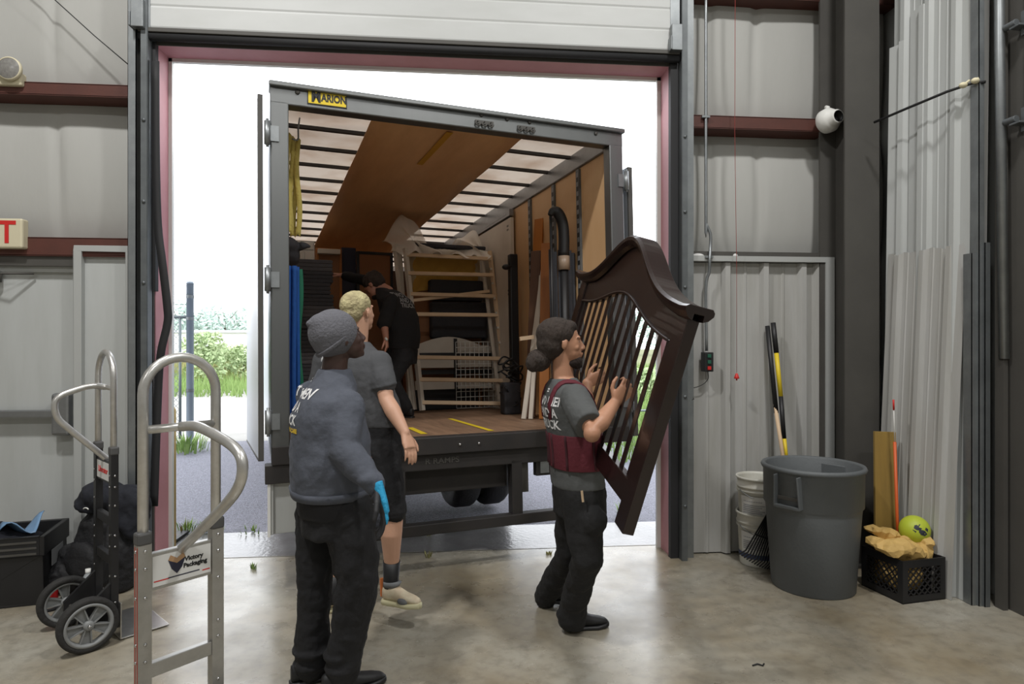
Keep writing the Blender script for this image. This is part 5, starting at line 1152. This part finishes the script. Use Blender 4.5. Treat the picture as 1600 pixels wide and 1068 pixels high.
# ---------------------------------------------------------------- A: knit cap and slate sweatshirt
def man_a():
    r, f, u = basis(.895, .445)
    root = empty('person', gp(540, 1066), 'person in a grey knit cap and slate sweatshirt with a blue glove, seen from behind', 'person')
    sk = MB(); hc = cp(533, 530, 3.0); hB = basis(.84, .52, .28)
    q, R = head(sk, hc, hB, .98)
    c = lambda px, py, d: cp(px, py, d)
    limb(sk, [c(527, 535, 3.0), c(521, 590, 3.01)], [.055, .062])
    sk.loft([(c(515, 800, 3.0), r, .15, f, .10), (c(515, 700, 3.0), r, .15, f, .10), (c(514, 640, 3.0), r, .18, f, .10), (c(516, 612, 3.0), r, .12, f, .07), (c(522, 588, 3.0), r, .06, f, .05)])
    RS, RE, RW = c(543, 634, 2.88), c(538, 704, 2.80), c(588, 760, 2.74); LS, LE, LW = c(486, 620, 3.14), c(500, 700, 3.22), c(535, 720, 3.3)
    limb(sk, [RS, RE, RW], [.04, .04, .027]); limb(sk, [LS, LE, LW], [.04, .04, .027])
    RH, RK, RA = c(543, 795, 2.93), c(560, 905, 2.90), c(536, 1035, 2.93); LH, LK, LA = c(497, 795, 3.06), c(492, 905, 3.05), c(487, 1030, 3.02)
    limb(sk, [RH, RK, RA], [.08, .055, .04]); limb(sk, [LH, LK, LA], [.08, .055, .04])
    hand(sk, LW, cdir(.9, .2, -.2), cdir(0, 1, 0), cdir(.2, 0, 1), .6)
    body = soft(sk, 'body', sA, root, I4, .006, 3)
    eyes(body, q, R, .98, mat('brown_iris', (50, 32, 24), .3))
    # sweatshirt
    sw = MB().loft([(c(516, 770, 3.0), r, .21, f, .172), (c(516, 756, 3.0), r, .22, f, .178), (c(517, 730, 3.0), r, .23, f, .184), (c(516, 690, 3.0), r, .225, f, .178), (c(513, 650, 3.0), r, .22, f, .165), (c(514, 622, 3.0), r, .205, f, .132), (c(518, 606, 3.0), r, .145, f, .11), (c(521, 588, 3.005), r, .10, f, .088), (c(523, 576, 3.005), r, .074, f, .072)], 32, 2.3)
    limb(sw, [RS, RS.lerp(RE, .5)+V((0, 0, 0)), RE, RE.lerp(RW, .5), RE.lerp(RW, .93)], [.078, .078, .074, .066, .046]); limb(sw, [LS, LE, LE.lerp(LW, .95)], [.078, .07, .046])
    sw.ell(RE.lerp(RW, .78), (.062, .062, .045))
    so = cloth(sw, 'sweatshirt', mSweat, root, .007, 6, .020, .10)
    MB().loft([(c(516, 771, 3.0), r, .213, f, .175), (c(516, 758, 3.0), r, .224, f, .182)], 40, 2.3).build('hem_band', mSweat, so, I4)
    tb = bvh(so); cc = c(514, 640, 3.0)
    lay(tb, so, cc, r, f, [('TWO MEN', .062, 1.362, -.03, mPrint), ('AND A', .062, 1.302, -.03, mPrint), ('TRUCK', .062, 1.244, -.03, mPrint), ('MOVERS WHO CARE', .026, 1.20, -.03, mPrintY)], .5)
    lay(tb, so, cc, r, f, [('=', .06, 1.42, -.03, mPrint)], .5)
    # tee hem under the sweatshirt
    cloth(MB().loft([(c(516, 800, 3.0), r, .195, f, .145), (c(516, 765, 3.0), r, .205, f, .15)], 32, 2.3), 'tee_hem', mBlackTee, root, .008, 3, .01)
    tr = MB().loft([(c(518, 830, 2.99), r, .185, f, .135), (c(517, 790, 3.0), r, .19, f, .14), (c(516, 765, 3.0), r, .18, f, .13)], 28, 2.3)
    limb(tr, [RH, RH.lerp(RK, .5), RK, RK.lerp(RA, .5), RK.lerp(RA, .85), RA-V((0, 0, .02))], [.116, .108, .097, .086, .084, .082]); limb(tr, [LH, LH.lerp(LK, .5), LK, LK.lerp(LA, .5), LK.lerp(LA, .85), LA-V((0, 0, .02))], [.108, .095, .083, .078, .082, .080])
    for p in (RA, LA): tr.ell(p+V((0, 0, .05)), (.096, .096, .03)); tr.ell(p+V((0, 0, -.01)), (.088, .092, .028))
    cloth(tr, 'trousers', mPant, root, .0075, 4, .028, .09)
    # cap
    cp_ = MB(); Rh = Matrix((hB[0], hB[1], hB[2])).transposed(); ccn = q(0, -.028, .040)
    cp_.ell(ccn, (.096, .116, .112), Rh, 24, 16); cp_.ell(q(0, -.072, .088), (.07, .062, .058), Rh); cp_.ell(q(0, -.06, -.005), (.084, .075, .062), Rh); cp_.ell(q(-.0, -.122, .112), (.022, .018, .016), Rh)
    co = soft(cp_, 'knit_cap', mat('grey_knit', (98, 98, 104), .95, bump=(90, .4)), root, I4, .006, 8, .003, .05)
    bnd = MB().loft([(q(0, -.024, -.010), Rh.col[0], .089, (Rh.col[1]*.92+Rh.col[2]*.40).normalized(), .112), (q(0, -.026, .012), Rh.col[0], .0955, (Rh.col[1]*.92+Rh.col[2]*.40).normalized(), .118)], 36, 2.1)
    bnd.build('cap_cuff', mat('grey_knit', (98, 98, 104), .95), co, I4, bevel=.006)
    # glove
    gl = MB(); hd_ = (c(603, 818, 2.72)-RW).normalized(); hand(gl, RW+hd_*.005, hd_, cdir(-.75, .1, -.3), cdir(.25, -.8, 0), .32, 1.22)
    go = soft(gl, 'work_glove', mat('black_glove_rubber', (30, 30, 33), .6), root, I4, .005, 3)
    gp_ = MB(); nn = cdir(-.75, .1, -.3); nn = (nn-hd_*nn.dot(hd_)).normalized(); tt_ = cdir(.25, -.8, 0); tt_ = (tt_-hd_*tt_.dot(hd_)).normalized()
    gp_.loft([(RW-hd_*.02-nn*.002, tt_, .040, nn, .032), (RW+hd_*.02-nn*.006, tt_, .044, nn, .028), (RW+hd_*.07-nn*.012, tt_, .052, nn, .022), (RW+hd_*.115-nn*.012, tt_, .048, nn, .018)])
    for k_ in range(4): o_ = tt_*(.036-.024*k_); gp_.tube([RW+hd_*.10+o_-nn*.010, RW+hd_*.14+o_-nn*.008, RW+hd_*.162+o_+nn*.002], [.011, .010, .006], 8)

    soft(gp_, 'knit_back', mat('blue_glove_knit', (40, 150, 196), .8, bump=(90, .3)), go, I4, .005, 2, label='blue knit back of the glove')
    # shoes
    hd2 = cdir(.85, .45); g1 = cw(-.78, 2.93, 0)
    shoe(root, V((RA.x, RA.y, 0))-hd2*.10+cvec(0, 0, 0), V((RA.x, RA.y, 0))+hd2*.20, mSh, mBlack); shoe(root, V((LA.x, LA.y, 0))-hd2*.10, V((LA.x, LA.y, 0))+hd2*.19, mSh, mBlack)
man_a()

# ---------------------------------------------------------------- B: short bleached hair, tee and shorts
def man_b():
    r, f, u = basis(.40, .92)
    root = empty('person', gp(575, 962), 'person with short bleached hair in a charcoal tee and black shorts, stepping to the truck', 'person')
    c = cp; D = 3.75; sk = MB(); hB = basis(.48, .87, .14); hc = c(560, 489, D)
    q, R = head(sk, hc, hB, 1.0)
    limb(sk, [c(562, 500, D), c(557, 545, D)], [.056, .062])
    sk.loft([(c(590, 690, D), r, .15, f, .10), (c(575, 640, D), r, .15, f, .10), (c(556, 585, D), r, .18, f, .10), (c(553, 552, D), r, .15, f, .08), (c(556, 535, D), r, .07, f, .06)])
    RS, RE, RW = c(592, 566, 3.68), c(604, 624, 3.60), c(633, 676, 3.50); LS, LE, LW = c(508, 563, 3.85), c(498, 630, 3.86), c(510, 690, 3.8)
    limb(sk, [RS, RS.lerp(RE, .5), RE, RE.lerp(RW, .35), RW], [.055, .05, .043, .046, .028]); limb(sk, [LS, LE, LW], [.05, .042, .028])
    hand(sk, RW, (c(643, 708, 3.46)-RW), cdir(-.8, .3, 0), cdir(.5, .6, .0), .28, 1.0, .1); hand(sk, LW, cdir(0, 0, -1), cdir(1, 0, 0), cdir(0, 1, 0), .5)
    RH, RK, RA = c(596, 700, 3.68), c(614, 800, 3.62), c(611, 905, 3.66); LH, LK, LA = c(560, 700, 3.82), c(545, 812, 3.80), c(519, 930, 3.80)
    limb(sk, [RH, RK, RK.lerp(RA, .3)+f*-.012, RK.lerp(RA, .7), RA], [.085, .060, .062, .045, .038]); limb(sk, [LH, LK, LK.lerp(LA, .3), LA], [.085, .058, .06, .038])
    body = soft(sk, 'body', sB, root, I4, .0055, 3); eyes(body, q, R, 1.0, mat('grey_iris', (90, 100, 110), .3))
    tt = MB()
    for p0_, p1_ in ((RE.lerp(RW, .62), RE.lerp(RW, .9)),): tt.tube([p0_+cdir(.3, -1, 0)*.026, p0_.lerp(p1_, .5)+cdir(.1, -1, 0)*.026, p1_+cdir(.4, -1, 0)*.020], .009, 8)
    tt.build('forearm_tattoo', mat('tattoo_ink', (104, 88, 84), .6), body, I4)
    ts = MB().loft([(c(588, 664, D), r, .185, f, .135), (c(580, 645, D), r, .19, f, .14), (c(566, 610, D), r, .205, f, .14), (c(554, 580, D), r, .222, f, .135), (c(551, 560, D), r, .205, f, .115), (c(553, 545, D), r, .14, f, .095), (c(557, 534, D), r, .075, f, .07)], 30, 2.3)
    limb(ts, [RS+V((0, 0, .0)), RS.lerp(RE, .55)], [.074, .076]); limb(ts, [LS, LS.lerp(LE, .55)], [.074, .078])
    ts.loft([(RS, RT, .07, FW, .07), (RS.lerp(RE, .66), (RT+UP*.25).normalized(), .076, FW, .070)], 20, 2)
    to = cloth(ts, 'tee', mTee, root, .007, 4, .014, .09)
    tb = bvh(to); lay(tb, to, c(552, 580, D), r, f, [('TWO MEN', .046, 1.50, -.085, mPrint), ('AND A', .046, 1.45, -.085, mPrint), ('TRUCK', .046, 1.40, -.085, mPrint)], .5)
    sh = MB().loft([(c(585, 720, D), r, .17, f, .13), (c(586, 690, D), r, .18, f, .135), (c(588, 655, D), r, .175, f, .13)], 28, 2.3)
    limb(sh, [RH, RH.lerp(RK, .55), RK-V((0, 0, -.01))], [.105, .092, .078]); limb(sh, [LH, LH.lerp(LK, .55), LK], [.105, .096, .082])
    cloth(sh, 'shorts', mPant, root, .0075, 4, .016, .08)
    for A_, K_ in ((RA, RK), (LA, LK)): MB().tube([A_.lerp(K_, .28), A_, A_-V((0, 0, .04))], [.049, .044, .046], 18).build('sock', mBlack, root, I4)
    ha = MB(); Rh = R; ha.ell(q(0, -.020, .052), (.081, .100, .082), Rh, 22, 14); ha.ell(q(0, -.055, .010), (.070, .062, .062), Rh)
    ho = soft(ha, 'hair', mat('bleached_hair', (206, 196, 150), .85, noise=(12, .9, (128, 114, 88)), bump=(60, .6)), root, I4, .006, 3, .006, .012)
    # shoes: cream trainers
    mCr_ = mat('cream_trainer', (214, 204, 178), .7, noise=(9, .8, (186, 160, 134))); mSo = mat('cream_sole', (206, 200, 164), .6); mOr = mat('orange_tab', (206, 120, 66), .7); mGy = mat('grey_mesh', (112, 114, 116), .8)
    def trainer(h_, t_, upv=UP):
        o, (he, d_, u_, s_, L_) = shoe(root, h_, t_, mCr_, mSo, hgt=.085, wd=.048, upv=upv, sole=.03)
        MB().loft([(he+d_*.05+u_*.10, s_, .036, d_, .045), (he+d_*.06+u_*.13, s_, .040, d_, .055)], 20, 2.2).build('collar', mGy, o, I4)
        MB().beam(he-d_*.006+u_*.04, he-d_*.012+u_*.14, .022, .014).build('pull_tab', mOr, o, I4)
        MB().add([he+d_*.12-s_*.046*k+u_*z for k, z in ((1, .03), (1, .03))]+[he], []) 
        for sg in (-1, 1): MB().ell(he+d_*.15+s_*sg*.034+u_*.040, (.034, .012, .020), Matrix((d_, s_, u_)).transposed()).build('side_patch', mGy, o, I4)
    def ft(px, py, d, z=None): return cp(px, py, d)
    trainer(cp(599, 942, 3.66), cp(657, 952, 3.56), cdir(-.1, .1, 1)); gl_ = gp(508, 957); trainer(gl_, gl_+cdir(.75, .65)*.29)
man_b()

# ---------------------------------------------------------------- C: ponytail, maroon back support
def man_c():
    r, f, u = basis(.975, .22)
    root = empty('person', gp(900, 985), 'bearded person with a dark hair bun and maroon back support, lifting the headboard', 'person')
    c = cp; sk = MB(); hB = basis(.985, .05, .03); hc = c(880, 537, 3.46)
    q, R = head(sk, hc, hB, 1.0)
    limb(sk, [c(878, 548, 3.46), c(880, 598, 3.47)], [.051, .060])
    sk.loft([(c(903, 770, 3.47), r, .15, f, .10), (c(900, 700, 3.47), r, .14, f, .09), (c(893, 640, 3.47), r, .17, f, .10), (c(886, 606, 3.47), r, .15, f, .08), (c(882, 590, 3.47), r, .07, f, .06)])
    RS, RE, RW = c(898, 622, 3.27), c(925, 677, 3.05), c(961, 629, 3.20); LS, LE, LW = c(893, 616, 3.66), c(922, 668, 3.50), c(917, 598, 3.70)
    limb(sk, [RS, RS.lerp(RE, .5), RE, RE.lerp(RW, .35), RW], [.052, .048, .043, .046, .029]); limb(sk, [LS, LE, LE.lerp(LW, .3), LW], [.05, .042, .043, .028])
    hand(sk, RW, cdir(.50, -.10, .62), cdir(.75, .3, -.4), cdir(-.75, -.15, .65), 1.0, 1.02, .15); hand(sk, LW, cdir(.72, -.2, .35), cdir(.8, .2, -.5), cdir(-.3, -.2, .9), 1.15, 1.0, .3)
    RH, RK, RA = c(908, 775, 3.38), c(917, 872, 3.32), c(893, 955, 3.53); LH, LK, LA = c(896, 775, 3.55), c(890, 868, 3.60), c(853, 925, 3.88)
    limb(sk, [RH, RK, RA], [.08, .055, .04]); limb(sk, [LH, LK, LA], [.08, .055, .04])
    body = soft(sk, 'body', sC, root, I4, .0055, 3); eyes(body, q, R, 1.0, mat('brown_iris', (50, 32, 24), .3))
    mHair = mat('dark_brown_hair', (58, 48, 42), .85, noise=(40, .6, (38, 32, 28)), bump=(60, .7), streak=(1, 1, .4))
    ha = MB(); ha.ell(q(0, -.038, .055), (.095, .110, .092), R, 24, 16); ha.ell(q(0, -.062, .005), (.088, .086, .088), R); ha.ell(q(0, .025, .090), (.068, .055, .040), R)
    ha.ell(q(0, -.088, -.045), (.055, .055, .052), R)
    ho = soft(ha, 'hair', mHair, root, I4, .006, 10, .004, .03)
    bn = MB(); bn.ell(q(0, -.135, -.085), (.062, .068, .062), R); bn.ell(q(.01, -.165, -.10), (.045, .045, .048), R)
    soft(bn, 'hair_bun', mHair, ho, I4, .006, 4, .010, .02)
    MB().tube(arc(q(0, -.108, -.052), .034, 0, 2*PI, 14, hB[0], (hB[2]*.8+hB[1]*.6).normalized()), .006, 8).build('hair_tie', mBlack, ho, I4)
    be = MB(); be.ell(q(0, .062, -.094), (.042, .042, .034), R); be.ell(q(0, .074, -.112), (.030, .028, .028), R); be.ell(q(0, .045, -.105), (.046, .045, .026), R); be.ell(q(0, .096, -.046), (.024, .008, .006), R)
    soft(be, 'beard', mat('beard_hair', (46, 36, 32), .9, bump=(60, .6)), body, I4, .005, 2, .006, .015)
    for k in (-1, 1): MB().tube([q(k*.015, .092, .03), q(k*.034, .088, .036), q(k*.052, .07, .03)], [.002, .003, .0015], 8).build('eyebrow', mHair, body, I4)
    ts = MB().loft([(c(903, 757, 3.47), r, .185, f, .138), (c(902, 735, 3.47), r, .18, f, .138), (c(899, 700, 3.47), r, .168, f, .128), (c(893, 660, 3.47), r, .195, f, .138), (c(888, 632, 3.47), r, .205, f, .135), (c(885, 612, 3.47), r, .18, f, .112), (c(882, 599, 3.47), r, .12, f, .09), (c(880, 590, 3.47), r, .076, f, .072)], 30, 2.3)
    limb(ts, [RS, RS.lerp(RE, .45)], [.076, .078]); limb(ts, [LS, LS.lerp(LE, .5)], [.074, .074])
    dR = (RE-RS).normalized(); a1 = dR.cross(UP).normalized(); a2 = dR.cross(a1)
    ts.loft([(RS, a1, .072, a2, .072), (RS.lerp(RE, .62), a1, .074, a2, .082), (RS.lerp(RE, .80), a1, .066, a2, .082)], 20, 2)
    to = cloth(ts, 'tee', mTeeC, root, .007, 4, .015, .09)
    tb = bvh(to); lay(tb, to, c(888, 632, 3.47), r, f, [('=', .055, 1.34, .03, mPrint), ('TWO MEN', .066, 1.285, .03, mPrint), ('AND A', .066, 1.225, .03, mPrint), ('TRUCK', .066, 1.165, .03, mPrint)], .5)
    # support belt with stays, and crossed shoulder straps
    sb = MB().loft([(c(902, 727, 3.47), r, .192, f, .146), (c(900, 700, 3.47), r, .184, f, .142), (c(898, 674, 3.47), r, .190, f, .146)], 40, 2.3)
    so = sb.build('back_support', mMar, root, I4, bevel=.006)
    st = MB(); bb = bvh(so)
    for ang in (-2.2, -1.75, -1.3, -.6, .2):
        dv = (r*math.cos(ang*0+ang)+f*math.sin(ang)); pts = []
        for k in range(7):
            p = c(902-4*k/6, 725-50*k/6, 3.47); h = bb.ray_cast(p+dv*.4, -dv, .6)
            if h[0]: pts.append(h[0]+h[1]*.001)
        if len(pts) > 1: MB().tube(pts, .007, 6).build('stay', mat('maroon_stay', (64, 26, 34), .8), so, I4)
    for s in (-1, 1):
        pts = []
        for t in range(15):
            t /= 14; a = -PI*.5+PI*1.05*t-.0
            z = 1.19+.24*math.sin(min(PI, max(0, t*PI)))**.6; x = s*(.075+.03*math.sin(t*PI)); y = -.17+.33*t
            o = c(886, 620, 3.47); base = V((o.x, o.y, 0)); p = base+r*x+f*y; p.z = z
            ctr = base+r*(s*.06); ctr.z = 1.2
            dv = (p-ctr).normalized(); h = tb.ray_cast(ctr+dv*.5, -dv, .6)
            if h[0]: pts.append((h[0]+h[1]*.004, h[1]))
        mb = MB(); vs = []
        for i, (p, nn) in enumerate(pts):
            tdir = (pts[min(i+1, len(pts)-1)][0]-pts[max(i-1, 0)][0]).normalized(); sd = tdir.cross(nn).normalized()*.016; vs += [p-sd, p+sd]
        mb.add(vs, [(2*i, 2*i+1, 2*i+3, 2*i+2) for i in range(len(pts)-1)], 0, True).build('shoulder_strap', mMar, so, I4, solid=.005)
    tr = MB().loft([(c(906, 800, 3.46), r, .165, f, .135), (c(904, 770, 3.47), r, .178, f, .14), (c(903, 745, 3.47), r, .172, f, .13)], 28, 2.3)
    limb(tr, [RH, RH.lerp(RK, .5), RK, RK.lerp(RA, .5), RK.lerp(RA, .85), RA-V((0, 0, .03))], [.108, .100, .084, .074, .074, .078]); limb(tr, [LH, LH.lerp(LK, .5), LK, LK.lerp(LA, .5), LA-V((0, 0, .02))], [.108, .094, .078, .070, .074])
    tr.ell(RH.lerp(RK, .35)+r*.075+f*.03, (.07, .07, .085)); tr.ell(RA+V((0, 0, -.005)), (.086, .086, .03))
    po = cloth(tr, 'trousers', mPantC, root, .0075, 4, .026, .09)
    MB().beam(c(909, 766, 3.25), c(911, 784, 3.24), .010, .006).build('tool_clip', mWood, po, I4)
    hd2 = cdir(.97, .22); b_ = V((RA.x, RA.y, 0)); shoe(root, gp(884, 984), gp(884, 984)+hd2*.25, mSh, mBlack, wd=.05)
    b2 = V((LA.x, LA.y, 0)); shoe(root, b2-hd2*.06+V((0, 0, .03)), b2+hd2*.20, mSh, mBlack)
man_c()

# ---------------------------------------------------------------- D: bending over inside the truck
def man_d():
    r, f, u = basis(-.82, .50)
    D = 6.3; c = cp; base = TM @ V((tl(628, 640, 1.95).x, 1.95, 0))
    root = empty('person', base, 'person in black clothes bending over inside the truck beside the stacked pads', 'person')
    sk = MB(); hB = basis(-.85, .25, -.75); hc = c(585, 446, D); q, R = head(sk, hc, hB, 1.0)
    limb(sk, [c(590, 446, D), c(606, 456, D)], [.056, .062])
    sk.loft([(c(628, 560, D), r, .14, f, .10), (c(627, 520, D), r, .14, f, .10), (c(620, 480, D), r, .17, f, .10), (c(606, 458, D), r, .10, f, .08)])
    RS, RE, RW = c(604, 466, D+.16), c(570, 438, D+.22), c(536, 430, D+.25); LS, LE, LW = c(612, 470, D-.18), c(600, 505, D-.24), c(603, 528, D-.30)
    limb(sk, [RS, RE, RW], [.05, .042, .028]); limb(sk, [LS, LE, LW], [.05, .042, .028]); hand(sk, RW, cdir(-1, 0, .1), cdir(0, 0, -1), cdir(0, -1, 0), .5); hand(sk, LW, cdir(.1, 0, -1), cdir(-1, 0, 0), cdir(0, -1, 0), .6)
    z0 = base.z; RH, RK, RA = c(622, 555, D+.1), c(598, 592, D+.15), V((0, 0, 0)); p = c(618, 600, D+.2); RA = V((p.x, p.y, z0+.10)); LH, LK = c(630, 555, D-.08), c(612, 596, D-.12); p = c(634, 600, D-.1); LA = V((p.x, p.y, z0+.10))
    limb(sk, [RH, RK, RA], [.08, .055, .04]); limb(sk, [LH, LK, LA], [.08, .055, .04]); body = soft(sk, 'body', sD, root, I4, .007, 3)
    eyes(body, q, R, 1.0, mat('brown_iris', (50, 32, 24), .3))
    ha = MB(); ha.ell(q(0, -.02, .055), (.088, .108, .086), R, 20, 14); ha.ell(q(0, -.055, .01), (.08, .07, .075), R); soft(ha, 'hair', mat('dark_brown_hair', (58, 48, 42), .85), root, I4, .008, 4, .02, .03)
    be = MB(); be.ell(q(0, .06, -.088), (.042, .042, .03), R); soft(be, 'beard', mat('beard_hair', (46, 36, 32), .9), body, I4, .008, 2)
    ts = MB().loft([(c(629, 545, D), r, .185, f, .14), (c(629, 520, D), r, .19, f, .15), (c(624, 492, D), r, .205, f, .15), (c(616, 468, D), r, .20, f, .13), (c(606, 456, D), r, .13, f, .10), (c(598, 450, D), r, .075, f, .075)], 28, 2.3)
    limb(ts, [RS, RE, RE.lerp(RW, .9)], [.07, .06, .045]); limb(ts, [LS, LE], [.07, .068])
    to = cloth(ts, 'black_tee', mBlackTee, root, .009, 4, .02, .1); tb = bvh(to)
    cc = c(624, 485, D); lay(tb, to, cc, r, f, [('TWO MEN', .06, c(0, 462, D).z, .0, mPrintG), ('AND A', .06, c(0, 470, D).z, .0, mPrintG), ('TRUCK', .06, c(0, 478, D).z, .0, mPrintG)], .5)
    tr = MB().loft([(c(628, 568, D), r, .16, f, .13), (c(628, 548, D), r, .175, f, .14), (c(628, 530, D), r, .17, f, .13)], 26, 2.3)
    limb(tr, [RH, RK, RA], [.105, .08, .07]); limb(tr, [LH, LK, LA], [.108, .085, .072]); cloth(tr, 'trousers', mPant, root, .009, 4, .022, .1)
    hd2 = cdir(-.9, .4); 
    for A_ in (RA, LA): b_ = V((A_.x, A_.y, z0)); shoe(root, b_-hd2*.09, b_+hd2*.19, mSh, mBlack)
    MB().tube([LW+cvec(0, -.03, 0), LW+cvec(.02, -.04, -.02)], .012, 8).build('glove_cuff', mWhite, body, I4)
man_d()
